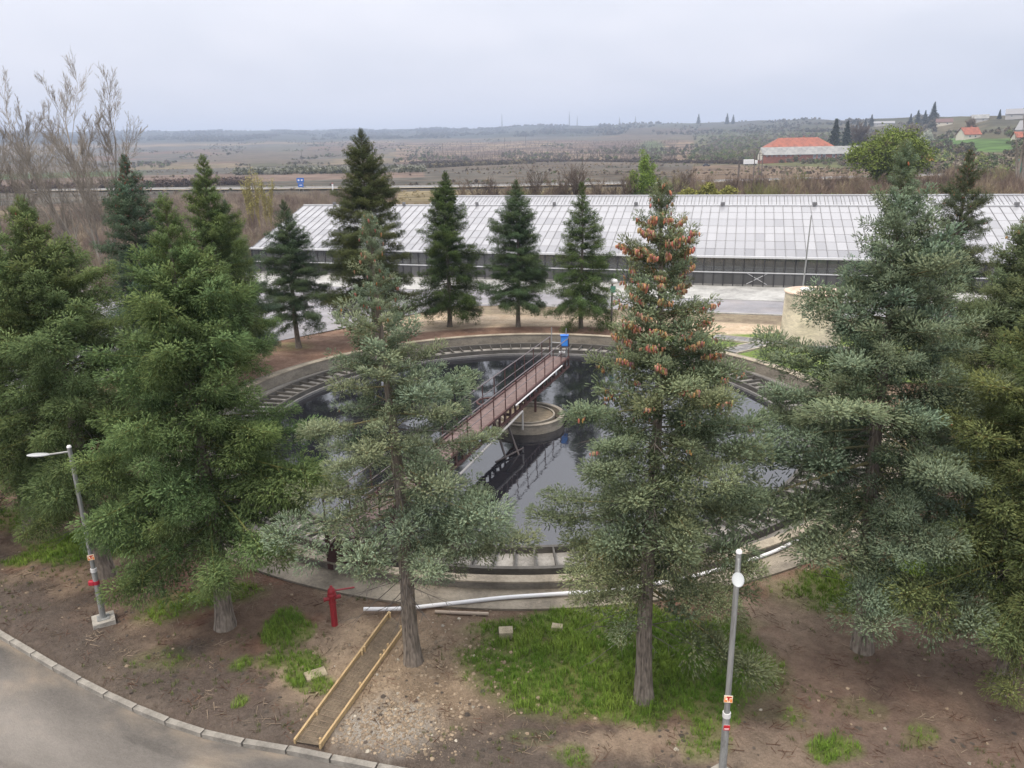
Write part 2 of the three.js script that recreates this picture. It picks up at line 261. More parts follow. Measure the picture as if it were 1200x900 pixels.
// ------------------------------------------------------------ yard road, concrete apron, paving beyond the tank
function polySheet(pts, y, mat, name, uvs = 6) {
  const s = new THREE.Shape(pts.map((p) => new THREE.Vector2(p[0], -p[1]))), g = new THREE.ShapeGeometry(s); g.rotateX(-Math.PI / 2); g.translate(0, y, 0);
  const p = g.attributes.position, uv = g.attributes.uv; for (let i = 0; i < p.count; i++) uv.setXY(i, p.getX(i) / uvs, p.getZ(i) / uvs); return struct(name, g, mat);
}
{
  const farM = new THREE.MeshStandardMaterial({ color: lin(0.27, 0.262, 0.275), map: asphaltTex, roughness: 0.85 });
  polySheet([gpt(-75, -6.5), gpt(80, -6.5), gpt(80, -11.6), gpt(18, -11.6), gpt(3, -11.9), [-5, -60.6], [-7.7, -57.6], [-15.8, -49.7], [-21, -44.4], [-24.5, -39], [-26, -33], [-34, -33], [-43, -50], [-43, -66]], 0.055, farM, 'yard_road');
  const ap = muv(merge([bar([gpt(-75, -3.3)[0], 0.0, gpt(-75, -3.3)[1]], [gpt(80, -3.3)[0], 0.0, gpt(80, -3.3)[1]], 6.4, 0.2)]));
  struct('concrete_apron', ap, concrete(0.47, 0.48, 0.49, 0.12));
  const e0 = gpt(-2, -11.75), e1 = gpt(80, -11.6);
  struct('road_edge', muv(bar([e0[0], 0.0, e0[1]], [e1[0], 0.0, e1[1]], 0.16, 0.16)), concrete(0.5, 0.5, 0.5));
  // slab paths
  const path = new THREE.Group(); path.name = 'paving'; path.userData.kind = 'structure'; scene.add(path);
  const R = rngOf(17), sm = [0, 1, 2].map((i) => concrete(0.235 + 0.03 * i, 0.235 + 0.03 * i, 0.25 + 0.03 * i, 0.5)), edge = concrete(0.5, 0.46, 0.4);
  const strip = (a, b, w, nw) => {
    const L = Math.hypot(b[0] - a[0], b[1] - a[1]), n = Math.round(L / 0.7), ang = Math.atan2(-(b[1] - a[1]), b[0] - a[0]), ux = (b[0] - a[0]) / L, uz = (b[1] - a[1]) / L, cw = w / nw;
    const g = muv(rbox(L / n - 0.015, 0.12, cw - 0.015, 0.01));
    for (let i = 0; i < n; i++) for (let k = 0; k < nw; k++) { const s = (i + 0.5) * L / n, q = (k + 0.5) * cw - w / 2, m = part(path, 'slab', g, sm[Math.floor(R() * 3)]); m.position.set(a[0] + ux * s - uz * q, 0.02 + R() * 0.008, a[1] + uz * s + ux * q); m.rotation.y = ang; }
    for (const s of [-1, 1]) { const q = s * (w / 2 + 0.06); part(path, 'edging', muv(bar([a[0] - uz * q, 0.03, a[1] + ux * q], [b[0] - uz * q, 0.03, b[1] + ux * q], 0.1, 0.14)), edge); }
  };
  strip([13.2, -48.75], [21.5, -44.0], 1.1, 2); strip([15.6, -46.6], [13.2, -45.0], 1.0, 2);
}
// ------------------------------------------------------------ settling tank
const [tx, tz] = TC;
{
  const t = thing('settling_tank', 'round concrete settling tank with ring walkway, low rim wall and dark still water', 'water tank', [tx, 0, tz]);
  const beige = concrete(0.36, 0.32, 0.265, 0.3), grey = concrete(0.27, 0.26, 0.25, 0.3), lightC = concrete(0.5, 0.48, 0.45, 0.3);
  part(t, 'walkway', ring(15.2, RW, -0.5, 0.06, 180), beige);
  part(t, 'rim_wall', ring(14.98, 15.28, -1.2, 0.27, 180), concrete(0.3, 0.275, 0.24, 0.3));
  part(t, 'coping', ring(14.95, 15.32, 0.272, 0.32, 180), concrete(0.42, 0.37, 0.3, 0.3));
  part(t, 'channel_floor', ring(14.02, 14.94, -0.9, -0.3, 160), grey);
  part(t, 'trough_floor', ring(12.62, 13.9, -0.9, -0.3, 160), concrete(0.36, 0.35, 0.34, 0.3));
  const wm = M(0.1, 0.095, 0.09, 0.8, { map: rep(concreteTex, 0.4) });
  part(t, 'weir_beam', ring(13.88, 14.04, -0.9, -0.02, 180), wm);
  part(t, 'weir_beam', ring(12.5, 12.64, -1.4, -0.08, 180), wm);
  part(t, 'weir_ledge', ring(12.38, 12.496, -1.4, -0.3, 160), concrete(0.24, 0.24, 0.25, 0.3));
  const cg = muv(box(1.26, 0.14, 0.055)), N = 132;
  for (let i = 0; i < N; i++) { const a = i / N * Math.PI * 2, m = part(t, 'cross_member', cg, wm); m.position.set(Math.cos(a) * 13.26, -0.14, Math.sin(a) * 13.26); m.rotation.y = -a; }
  // outlet box in the far right rim
  const ob = part(t, 'outlet_box', muv(merge([box(0.25, 0.75, 0.35, 0, 0.02, -1.0), box(0.25, 0.75, 0.35, 0, 0.02, 1.0), box(1.3, 0.12, 2.4, 0.4, 0.36, 0)])), lightC);
  { const a = -0.82; ob.position.set(Math.cos(a) * 13.7, 0.02, Math.sin(a) * 13.7); ob.rotation.y = -a; }
  const water = new THREE.MeshPhysicalMaterial({ color: lin(0.012, 0.0125, 0.016), roughness: 0.045, ior: 2.0, specularIntensity: 1, bumpMap: null });
  const wt = dataTex(1024, 1024, (u, v) => clamp(0.5 + 0.5 * tile(u, v, 24, 3, 4) * (0.5 + tile(u, v, 4, 2, 12))), false);
  water.bumpMap = rep(wt, 0.16); water.bumpScale = 0.006;
  const wg = new THREE.CircleGeometry(12.45, 160); wg.rotateX(-Math.PI / 2); const p = wg.attributes.position, uv = wg.attributes.uv; for (let i = 0; i < p.count; i++) uv.setXY(i, p.getX(i), p.getZ(i)); wg.translate(tx, -0.42, tz);
  struct('water', wg, water);
  // centre well
  const c = thing('centre_well', 'low round concrete drum standing in the middle of the dark water', 'drum', [tx + 0.1, 0, tz + 0.05]);
  const cw = concrete(0.34, 0.31, 0.27, 0.5);
  part(c, 'outer_ring', merge([ring(1.58, 1.72, -1.4, 0.0, 64), ring(1.57, 1.76, 0.001, 0.045, 64)]), cw);
  part(c, 'scum_disc', merge([ring(0, 1.3, -0.6, -0.06, 48)]), M(0.4, 0.33, 0.24, 0.9, { map: rep(concreteTex, 0.9), bumpMap: rep(fineBump, 1), bumpScale: 0.05 }));
  part(c, 'inner_ring', ring(1.22, 1.3, -0.058, 0.03, 64), cw);
}
// ------------------------------------------------------------ bridge over the tank
{
  const A = [2.55, -39.5], B = [-5.05, -20.0], L = Math.hypot(B[0] - A[0], B[1] - A[1]), turn = Math.atan2(B[0] - A[0], B[1] - A[1]);
  const b = thing('footbridge', 'dark red steel footbridge with pipe railings reaching across the tank', 'footbridge', [A[0], 0, A[1]], turn); // local z runs along the bridge towards us, x to its left side as seen from A
  const h = 1.38, w = 0.52;
  const n = Math.round(L / 1.2);
  for (let i = 0; i < n; i++) part(b, 'deck_plate', muv(box(w * 2 - 0.06, 0.04, L / n - 0.012, 0, h + 0.002 * (i % 2), (i + 0.5) * L / n)), MB.deck);
  for (const s of [-1, 1]) {
    const gd = part(b, 'girder', muv(merge([box(0.09, 0.1, L, s * w, h + 0.03, L / 2), box(0.12, 0.09, L, s * w, h - 0.47, L / 2)])), MB.rust);
    const vn = Math.round(L / 0.62); const vg = muv(box(0.07, 0.41, 0.12));
    for (let i = 0; i <= vn; i++) { const q = part(gd, 'web_post', vg, MB.rust); q.position.set(s * w, h - 0.223, clamp(i * L / vn, 0.07, L - 0.07)); }
    const rl = part(b, 'railing', merge([rod([s * w, h + 1.08, 0.05], [s * w, h + 1.08, L - 0.05], 0.024), rod([s * w, h + 0.58, 0.05], [s * w, h + 0.58, L - 0.05], 0.017)]), M(0.13, 0.11, 0.115, 0.5));
    const pn = Math.round(L / 1.35), pg = rod([0, 0, 0], [0, 1.05, 0], 0.024, 0.024, 6);
    for (let i = 0; i <= pn; i++) { const q = part(rl, 'post', pg, MB.rust); q.position.set(s * w, h + 0.03, 0.06 + i * (L - 0.12) / pn); }
  }
  part(b, 'cross_beam', muv(merge(Array.from({ length: 11 }, (_, i) => box(2 * w - 0.14, 0.1, 0.1, 0, h - 0.4, 0.3 + i * (L - 0.6) / 10)))), MB.rust);
  part(b, 'edge_pipe', rod([w + 0.1, h - 0.03, 1.5], [w + 0.1, h - 0.03, 8.2], 0.035), MB.white);
  part(b, 'scum_pipe', merge([rod([0.66, 0.86, 7.5], [0.66, 0.6, 14.2], 0.05), rod([0.66, 0.86, 7.5], [0.66, -0.02, 7.5], 0.045)]), M(0.42, 0.4, 0.38, 0.6));
  part(b, 'scraper_arm', merge([rod([0.3, h - 0.6, 8.6], [1.2, -0.5, 9.4], 0.05), rod([-0.3, h - 0.6, 8.6], [0.9, -0.5, 10.1], 0.05), rod([1.2, -0.3, 8.9], [0.6, -0.35, 10.6], 0.04)]), M(0.05, 0.04, 0.04, 0.7));
  for (const q of [-0.35, 0.35]) part(b, 'support', rod([q, -1, 4.9], [q, h - 0.45, 4.9], 0.06), MB.rust);
  part(b, 'end_carriage', box(1.4, 0.95, 0.5, 0, -0.05 + h - 1.03, L - 0.45), MB.rust);
  part(b, 'hoop', new THREE.TorusGeometry(0.55, 0.045, 8, 24, Math.PI).rotateX(-Math.PI / 2).rotateY(Math.PI / 2).translate(-w - 0.05, h + 0.05, 8.3), MB.rust);
  part(b, 'ladder_frame', merge([rod([-0.4, h, 0.1], [-0.4, h + 1.6, 0.1], 0.025), rod([0.4, h, 0.1], [0.4, h + 1.6, 0.1], 0.025), rod([-0.4, h + 0.8, 0.1], [0.4, h + 0.8, 0.1], 0.025)]), MB.steel);
  const cab = thing('control_cabinet', 'small bright blue control cabinet on legs at the far end of the red footbridge', 'cabinet', [A[0] + 0.25, h + 0.02, A[1] + 0.22], turn + 0.3);
  cab.scale.setScalar(0.9);
  part(cab, 'body', rbox(0.42, 0.62, 0.3, 0.02, 0, 1.02, 0), MB.blue);
  part(cab, 'door', rbox(0.36, 0.54, 0.03, 0.01, 0, 1.02, 0.155), M(0.05, 0.24, 0.72, 0.4));
  part(cab, 'rain_hood', box(0.48, 0.04, 0.38, 0, 1.352, 0.02), MB.blue);
  for (const s of [-1, 1]) part(cab, 'leg', rod([s * 0.15, 0, 0], [s * 0.15, 0.71, 0], 0.025), MB.steel);
  part(cab, 'motor', rod([-0.32, 0.3, 0.05], [0.05, 0.3, 0.05], 0.11, 0.11, 12), MB.steel);
}
// ------------------------------------------------------------ spruces
function bank() { return { P: [], C: [] }; }
function geoOf(b) { const g = new THREE.BufferGeometry(); g.setAttribute('position', new THREE.Float32BufferAttribute(b.P, 3)); g.setAttribute('color', new THREE.Float32BufferAttribute(b.C, 3)); return g; }
const add3 = (a, b, k = 1) => [a[0] + b[0] * k, a[1] + b[1] * k, a[2] + b[2] * k];
const norm3 = (a) => { const l = Math.hypot(...a) || 1; return [a[0] / l, a[1] / l, a[2] / l]; };
const cross3 = (a, b) => [a[1] * b[2] - a[2] * b[1], a[2] * b[0] - a[0] * b[2], a[0] * b[1] - a[1] * b[0]];
function tri(b, p, q, r, c) { b.P.push(...p, ...q, ...r); b.C.push(...c, ...c, ...c); }
function stick(b, p, q, r0, r1, c, n = 3) {
  const d = norm3(add3(q, p, -1)), u = norm3(cross3(d, Math.abs(d[1]) > 0.9 ? [1, 0, 0] : [0, 1, 0])), v = cross3(d, u), ringPt = (o, r, k) => { const a = k / n * 6.2832; return add3(add3(o, u, Math.cos(a) * r), v, Math.sin(a) * r); };
  for (let k = 0; k < n; k++) { const a = ringPt(p, r0, k), a2 = ringPt(p, r0, k + 1), e = ringPt(q, r1, k), e2 = ringPt(q, r1, k + 1); tri(b, a, a2, e, c); if (r1 > 0) tri(b, e, a2, e2, c); }
}
const WOOD = [0.9, 0.66, 0.5];
function shoot(b, R, p, dir, len, nl, nw, per, tint, tipLight) {
  const d = norm3(dir), u = norm3(cross3(d, Math.abs(d[1]) > 0.9 ? [1, 0, 0] : [0, 1, 0])), v = cross3(d, u), n = Math.max(8, Math.round(len * per));
  for (let i = 0; i < n; i++) {
    const s = (i + R()) / n, a = i * 2.39996 + R() * 0.6, ca = Math.cos(a), sa = Math.sin(a), o = add3(p, d, len * s), rad = [u[0] * ca + v[0] * sa, u[1] * ca + v[1] * sa, u[2] * ca + v[2] * sa];
    const f = lerp(0.35, 1.1, s * s), nd = norm3([d[0] * f + rad[0], d[1] * f + rad[1] + 0.12, d[2] * f + rad[2]]), l = nl * (0.8 + 0.4 * R()) * (s > 0.85 ? 0.8 : 1), t = [u[0] * -sa + v[0] * ca, u[1] * -sa + v[1] * ca, u[2] * -sa + v[2] * ca], w = nw * 0.5;
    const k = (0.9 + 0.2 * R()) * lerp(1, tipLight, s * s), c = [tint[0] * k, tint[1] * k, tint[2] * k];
    tri(b, add3(o, t, -w), add3(o, t, w), add3(o, nd, l), c);
  }
}
// one bough: x outward, y up; side branches that each end in a dense pad of short bristling shoots
function makeBough(seed, L, o) {
  const R = rngOf(seed), b = bank(), bend = (R() - 0.5) * 0.2;
  const C = (s) => [L * s * (1 - 0.05 * s), L * (-o.sag * s * s + o.up * s * s * s), L * bend * s * s];
  const N = 8, r0 = 0.008 * L + 0.006; for (let i = 0; i < N; i++) stick(b, C(i / N), C((i + 1) / N), lerp(r0, 0.004, i / N), lerp(r0, 0.004, (i + 1) / N), WOOD, 4);
  const shadeTint = (t) => { const k = 0.93 + 0.14 * R(), q = clamp(t), y = R() * 0.1; return [lerp(0.14, 1.36, q) * k * (1 + y), lerp(0.2, 1.34, q) * k, lerp(0.1, 1.3, q) * k * (1 - y)]; };  // inner needles older and darker, with shade inside the tuft put into the colour
  const pad = (at, tg, size, light) => { // a rounded tuft: short shoots bristling outwards all round the end of a twig
    const pl = norm3(cross3(tg, [0, 1, 0])), up = cross3(pl, tg), sz = clamp(size, 0.12, 0.34) * o.tuft * (0.75 + 0.55 * R()), n = Math.round(o.padN * (0.8 + 0.4 * R()) * Math.pow(sz / 0.2, 1.8)) + 6;
    for (let i = 0; i < n; i++) {
      const v = norm3([R() * 2 - 1, R() * (1 + o.low) - o.low, R() * 2 - 1]), rho = 0.25 + 0.75 * Math.sqrt(R()), X = (v[0] * 1.15 - 0.45) * rho * sz, Y = v[1] * 0.75 * rho * sz, Z = v[2] * rho * sz, at3 = (x, y, z) => [tg[0] * x + up[0] * y + pl[0] * z, tg[1] * x + up[1] * y + pl[1] * z, tg[2] * x + up[2] * y + pl[2] * z];
      const p = add3(at, at3(X, Y, Z)), d = at3(v[0] * 0.9 + 0.4, v[1] * 0.95 + 0.12, v[2] * 0.95); d[1] -= o.hang * R();
      shoot(b, R, p, d, o.sl * (0.65 + 0.6 * R()), o.nl, o.nw, o.per, shadeTint(light * 0.45 - 0.12 + 0.4 * rho + 0.42 * v[1] * rho + 0.15 * v[0] * rho), o.tipLight);  // tops paler, undersides darker: sky light and shade painted into the tint
    }
  };
  const s0 = o.bare;
  let side = 1;
  for (let s = s0; s < 0.97; s += o.step / L * (0.7 + 0.6 * R())) {
    side = -side; if (R() < 0.06) continue;
    const base = C(s), T = norm3(add3(C(Math.min(1, s + 0.03)), C(s - 0.03), -1)), ang = lerp(1.05, 0.55, s) + (R() - 0.5) * 0.4, rel = (s - s0) / (1 - s0);
    const prof = Math.min(1, 0.5 + rel * 2.2) * Math.pow(1 - rel, 0.6) + 0.1, len = L * o.width * prof * (0.65 + 0.6 * R()), lift = (R() - 0.45) * o.spread, dir = norm3([T[0] * Math.cos(ang), T[1] * Math.cos(ang) + lift, T[2] * Math.cos(ang) + side * Math.sin(ang)]);
    const droop = o.droop * (0.5 + 0.9 * R()), Q = (u) => [base[0] + dir[0] * len * u, base[1] + dir[1] * len * u - droop * len * u * u + o.curl * len * u * u * u, base[2] + dir[2] * len * u];
    stick(b, base, Q(0.55), 0.007, 0.004, WOOD); stick(b, Q(0.55), Q(1), 0.004, 0.002, WOOD);
    const tg = norm3(add3(Q(1), Q(0.75), -1));
    pad(Q(1), tg, Math.min(0.4, len * 0.75), 0.62 + 0.5 * rel);
    if (len > 0.5) { const t2 = norm3(add3(Q(0.65), Q(0.4), -1)), pl = norm3(cross3(t2, [0, 1, 0])); for (const q of [-1, 1]) { if (R() < 0.25) continue; const d = norm3([t2[0] * 0.6 + pl[0] * q * 0.8, t2[1] * 0.6 - 0.1 * o.droop, t2[2] * 0.6 + pl[2] * q * 0.8]), l2 = len * (0.25 + 0.2 * R()), e = add3(Q(0.5), d, l2); stick(b, Q(0.5), e, 0.004, 0.002, WOOD); pad(e, d, Math.min(0.28, l2), 0.45 + 0.5 * rel); } }
    const inner = Math.round(len / 0.09); for (let i = 1; i < inner; i++) if (R() < 0.55 + 0.3 * rel) { const u = i / inner * 0.75, p = Q(u), q = R() * 6.28; shoot(b, R, p, [tg[0] * 0.7 + Math.cos(q) * 0.7, tg[1] - o.hang * R(), tg[2] * 0.7 + Math.sin(q) * 0.7], o.sl * (0.6 + 0.6 * R()), o.nl, o.nw, o.per * 0.8, shadeTint(0.1 + 0.4 * u + 0.2 * rel), 1.1); }
  }
  const end = C(1), ed = norm3(add3(C(1), C(0.93), -1)); pad(end, ed, Math.min(0.45, L * 0.25), 1.1);
  for (let s = 0.5; s < 0.95; s += 0.16 / L) pad(C(s), norm3([ed[0], ed[1] + 0.5 + 0.4 * R(), ed[2] + (R() - 0.5)]), 0.12, 0.35 + s * 0.5);
  return { geo: geoOf(b), C, L, tris: b.P.length / 9 };
}
const STIFF = { sag: 0.2, up: 0.18, bare: 0.26, step: 0.22, width: 0.27, spread: 0.9, droop: 0.5, curl: 0.3, sl: 0.066, nl: 0.018, nw: 0.0125, per: 400, padN: 58, low: 0.45, tuft: 0.95, hang: 0.25, tipLight: 1.3 };
const DROOP = { sag: 0.24, up: 0.18, bare: 0.26, step: 0.22, width: 0.27, spread: 0.8, droop: 0.75, curl: 0.2, sl: 0.075, nl: 0.018, nw: 0.012, per: 380, padN: 52, low: 0.8, tuft: 0.95, hang: 0.75, tipLight: 1.25 };
const SETS = {};
for (const [k, o, sd] of [['stiff', STIFF, 100], ['droop', DROOP, 200]]) SETS[k] = [[2.8, 3], [1.75, 3], [0.95, 2]].map(([L, n], c) => Array.from({ length: n }, (_, i) => makeBough(sd + c * 10 + i, L, { ...o, bare: [0.26, 0.2, 0.14][c], step: o.step * [1, 0.85, 0.75][c], padN: o.padN * [1, 0.85, 0.7][c] })));
console.log('bough tris', SETS.stiff.map((c) => c.map((b) => Math.round(b.tris))).join(' | '));
const CONE = (() => { const pr = [[0, 0], [0.011, 0.004], [0.017, 0.025], [0.016, 0.06], [0.011, 0.09], [0, 0.105]].map((p) => new THREE.Vector2(p[0] * 1.25, -p[1])); return new THREE.LatheGeometry(pr.reverse(), 6); })();
const needleMats = {};
function needle(r, g, b) { const k = [r, g, b].join(); return needleMats[k] ??= new THREE.MeshPhysicalMaterial({ color: lin(r * 1.24, g * 1.29, b * 1.13), roughness: 0.85, specularIntensity: 0.15, vertexColors: true }); }
const treeInfo = [];
function spruce(o) {
  const R = rngOf(o.seed), t = thing('spruce_tree', o.label, 'spruce tree', [o.x, 0, o.z], 0, o.group), H = o.H, lean = o.lean ?? [0, 0];
  const ax = (h) => { const k = Math.max(0, h) / H; return V(lean[0] * k + 0.05 * Math.sin(k * 7 + o.seed), h, lean[1] * k + 0.05 * Math.cos(k * 6 + o.seed)); };
  const tr = (o.trunk ?? 0.22) * 0.84;
  { // trunk
    const P = [], U = [], I = [], n = 12, m = 26;
    for (let j = 0; j <= m; j++) { const h = lerp(-0.15, H - 0.1, Math.pow(j / m, 1.25)), c = ax(h), r = tr * Math.pow(1 - clamp(h / H), 0.85) * (1 + 0.35 * Math.exp(-Math.max(0, h) * 3.2)) + 0.012; for (let k = 0; k <= n; k++) { const a = k / n * 6.2832, q = r * (1 + 0.09 * n3(Math.cos(a) * 2.2, h * 1.3, Math.sin(a) * 2.2 + o.seed)); P.push(c.x + Math.cos(a) * q, h, c.z + Math.sin(a) * q); U.push(k / n, h * 0.6); } }
    for (let j = 0; j < m; j++) for (let k = 0; k < n; k++) { const a = j * (n + 1) + k, b = a + n + 1; I.push(a, b, a + 1, a + 1, b, b + 1); }
    const g = new THREE.BufferGeometry(); g.setAttribute('position', new THREE.Float32BufferAttribute(P, 3)); g.setAttribute('uv', new THREE.Float32BufferAttribute(U, 2)); g.setIndex(I); g.computeVertexNormals();
    part(t, 'trunk', g, MB.bark);
  }
  const set = SETS[o.set ?? 'stiff'], buckets = set.map((c) => c.map(() => [])), cones = [], rp = (tt) => (tt < 0.14 ? lerp(o.foot ?? 0.72, 1, tt / 0.14) : Math.pow((1 - tt) / 0.86, (o.pw ?? 0.85) * 0.9));
  const put = (h, az, len, el, ageShade = 1) => {
    let ci = len > 2.15 ? 0 : len > 1.25 ? 1 : 2; const vi = Math.floor(R() * set[ci].length), B = set[ci][vi], sc = len / B.L;
    const p = ax(h), m = new THREE.Matrix4().makeTranslation(p.x, p.y, p.z).multiply(new THREE.Matrix4().makeRotationY(-az)).multiply(new THREE.Matrix4().makeRotationZ(el)).multiply(new THREE.Matrix4().makeRotationX((R() - 0.5) * 0.6)).multiply(new THREE.Matrix4().makeScale(sc, sc * (0.85 + 0.3 * R()), (R() < 0.5 ? -1 : 1) * sc * (0.85 + 0.3 * R())));
    const q = (h - o.y0) / (H - o.y0), k = 0.86 + 0.28 * R(), y = (R() - 0.5) * 0.13 * (o.vary ?? 1);
    buckets[ci][vi].push([m, [k * (1 + y) * ageShade, k * lerp(1, ageShade, 0.9), k * (1 - y) * ageShade]]);  // fill boughs near the trunk darker: older needles plus crown shade put into colour
    const cn = (o.cones ?? (() => 0))(q);
    if (cn > 0) for (let i = 0, nn = Math.floor(cn * (0.3 + 1.4 * R()) + R()), s = 0, w = 0; i < nn; i++) { if (i % 6 === 0) { s = 0.7 + 0.36 * R(); w = (R() - 0.5) * 0.25; } const c = B.C(s + (R() - 0.5) * 0.12); cones.push(V(c[0], c[1] - 0.04 - 0.08 * R(), c[2] + w + (R() - 0.5) * 0.16).applyMatrix4(m)); }
  };
  let h = o.y0, base = R() * 6.28;
  while (h < H - 0.25) {
    const q = (h - o.y0) / (H - o.y0), n = Math.round((o.dens ?? 6) * (q > 0.55 ? 1.2 : 1)), el0 = o.el0 ?? -0.2, el1 = o.el1 ?? 0.85;
    base += 1.1 + R();
    for (let k = 0; k < n; k++) {
      const az = base + (k + (R() - 0.5) * 0.55) / n * 6.2832;
      if (R() < (o.gap ?? 0.05)) continue; { const wz = ((az % 6.2832) + 6.2832) % 6.2832; if (o.open && q < o.open[2] && wz > o.open[0] && wz < o.open[1]) continue; }
      const lump = 1 + (o.lump ?? 0.2) * 2.4 * n3(Math.cos(az) * 1.3 + o.seed, h * 0.55, Math.sin(az) * 1.3);
      const len = Math.max(0.3, o.R * rp(q) * lump * (0.58 + 0.56 * R()));
      put(h + (R() - 0.5) * 0.14, az, len, lerp(el0, el1, Math.pow(q, 1.5)) + (R() - 0.5) * 0.2);
      if (len > 1.3 && R() < (o.fill ?? 0.6)) put(h + 0.15 + 0.25 * R(), az + (R() - 0.5) * 0.9, len * (0.4 + 0.22 * R()), lerp(el0, el1, Math.pow(q, 1.5)) + 0.1 + 0.2 * R(), 0.5 + 0.2 * R());
    }
    h += lerp(o.gap0 ?? 0.58, 0.17, Math.pow(q, 0.8));
  }
  for (let i = 0; i < 10; i++) put(H - 0.35 + 0.04 * i, i * 2.4, 0.42 - 0.012 * i, 0.95 + 0.05 * i);
  for (const e of o.extra ?? []) put(...e);
  const crown = new THREE.Group(); crown.name = 'crown'; t.add(crown);
  const mat = needle(...o.color);
  set.forEach((c, ci) => c.forEach((B, vi) => {
    const L = buckets[ci][vi]; if (!L.length) return;
    const im = shade(new THREE.InstancedMesh(B.geo, mat, L.length)); im.name = 'needle_bough'; im.userData.kind = 'stuff';
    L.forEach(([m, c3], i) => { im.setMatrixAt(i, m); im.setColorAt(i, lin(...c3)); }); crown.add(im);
  }));
  { // dead twigs low on the trunk
    const b = bank(); for (let i = 0; i < (o.dead ?? 60); i++) { const hh = o.y0 * 0.6 + R() * (H * 0.5), p = ax(hh), az = R() * 6.28, l = 0.4 + R() * 1.3, e = [p.x + Math.cos(az) * l, hh - 0.1 - 0.3 * R() * l, p.z + Math.sin(az) * l]; stick(b, [p.x, p.y, p.z], e, 0.014, 0.004, [0.13, 0.115, 0.1]); for (let k = 0; k < 3; k++) { const s = 0.4 + 0.5 * R(), m = [lerp(p.x, e[0], s), lerp(hh, e[1], s), lerp(p.z, e[2], s)], a2 = az + (R() - 0.5) * 2; stick(b, m, [m[0] + Math.cos(a2) * 0.3 * l, m[1] - 0.1, m[2] + Math.sin(a2) * 0.3 * l], 0.007, 0.002, [0.13, 0.115, 0.1]); } }
    part(t, 'dead_branches', geoOf(b), M(1, 1, 1, 0.95, { vertexColors: true }));
  }
  if (cones.length) {
    const im = shade(new THREE.InstancedMesh(CONE, M(...(o.coneColor ?? [0.42, 0.2, 0.085]), 0.7), cones.length)); im.name = 'cones'; im.userData.kind = 'stuff'; t.add(im);
    cones.forEach((p, i) => { im.setMatrixAt(i, new THREE.Matrix4().compose(p, new THREE.Quaternion().setFromEuler(new THREE.Euler((R() - 0.5) * 0.5, R() * 6, (R() - 0.5) * 0.5)), V(1, 1, 1).multiplyScalar(0.58 + R() * 0.35))); im.setColorAt(i, lin(0.55 + R() * 0.75, 0.55 + R() * 0.7, 0.55 + R() * 0.65)); });
  }
  treeInfo.push([o.x, o.z]); return t;
}
const BLUE = [0.155, 0.19, 0.165], PALE = [0.185, 0.222, 0.178], GREEN = [0.115, 0.165, 0.065], GREEN2 = [0.1, 0.145, 0.075], DARK = [0.06, 0.095, 0.045], OLIVE = [0.145, 0.175, 0.092], TEAL = [0.085, 0.125, 0.1];
spruce({ label: 'sparse pale blue spruce whose thin trunk shows through, behind the timber formwork boards', x: -2.49, z: -15.98, H: 10.5, y0: 2.95, R: 3.15, el0: -0.14, lean: [-0.35, -0.15], seed: 11, open: [2.3, 4.1, 0.13], color: PALE, dens: 6, gap: 0.22, gap0: 0.54, fill: 0.35, lump: 0.26, dead: 110, pw: 1.25, trunk: 0.23, cones: (q) => (q > 0.72 ? 1.2 : 0.12), coneColor: [0.26, 0.14, 0.085] });
spruce({ label: 'blue spruce hung with orange brown cones near the top, rising from the bright grass', x: 2.85, z: -14.5, H: 11.15, y0: 2.9, R: 2.7, seed: 22, color: [0.15, 0.18, 0.13], dens: 6, pw: 0.9, trunk: 0.22, lump: 0.24, el0: -0.24, dead: 50, cones: (q) => (q > 0.93 ? 2 : q > 0.6 ? 44 : q > 0.5 ? 22 : q > 0.43 ? 5 : 0.06), coneColor: [0.4, 0.235, 0.14],
  extra: [[3.0, 0.2, 3.35, -0.6], [3.2, -0.4, 3.2, -0.35]] });
spruce({ label: 'broad dense blue spruce standing over bare reddish soil right of the cone laden spruce', x: 8.51, z: -16.25, H: 11.7, y0: 2.85, R: 3.7, lean: [-0.5, 0], seed: 33, color: [0.16, 0.203, 0.165], dens: 6, pw: 0.98, trunk: 0.25, lump: 0.22, fill: 0.8, cones: (q) => (q > 0.97 ? 0.3 : 0), coneColor: [0.24, 0.15, 0.08] });
spruce({ label: 'thick light green spruce with drooping boughs between the left street lamp and the red hydrant', x: -7.76, z: -17.78, H: 10.9, y0: 2.5, R: 3.2, seed: 44, set: 'droop', color: [0.125, 0.178, 0.09], dens: 7, pw: 0.86, trunk: 0.26, fill: 0.85, lump: 0.22 });
spruce({ label: 'green spruce whose leaning trunk meets the soil just behind the left street lamp', x: -12.32, z: -20.53, H: 10.8, y0: 2.8, R: 3.5, lean: [-0.3, 0], seed: 55, set: 'droop', color: [0.125, 0.165, 0.085], dens: 6, pw: 0.75, trunk: 0.3, fill: 0.8, cones: (q) => (q > 0.88 ? 1 : 0), coneColor: [0.17, 0.095, 0.055] });
spruce({ label: 'green spruce cut by the left edge of the picture, leftmost of all the spruces', x: -16.4, z: -23.6, H: 11.0, y0: 1.6, R: 3.2, seed: 66, set: 'droop', color: [0.12, 0.165, 0.075], dens: 7, pw: 0.78, trunk: 0.26, fill: 0.8 });
spruce({ label: 'dark blue green spruce with reddish brown top, behind the leftmost spruces', x: -16.1, z: -33.6, H: 11.8, y0: 1.5, R: 2.9, seed: 77, color: TEAL, dens: 6, pw: 0.85, fill: 0.7, cones: (q) => (q > 0.72 ? 4 : 0), coneColor: [0.16, 0.085, 0.055] });
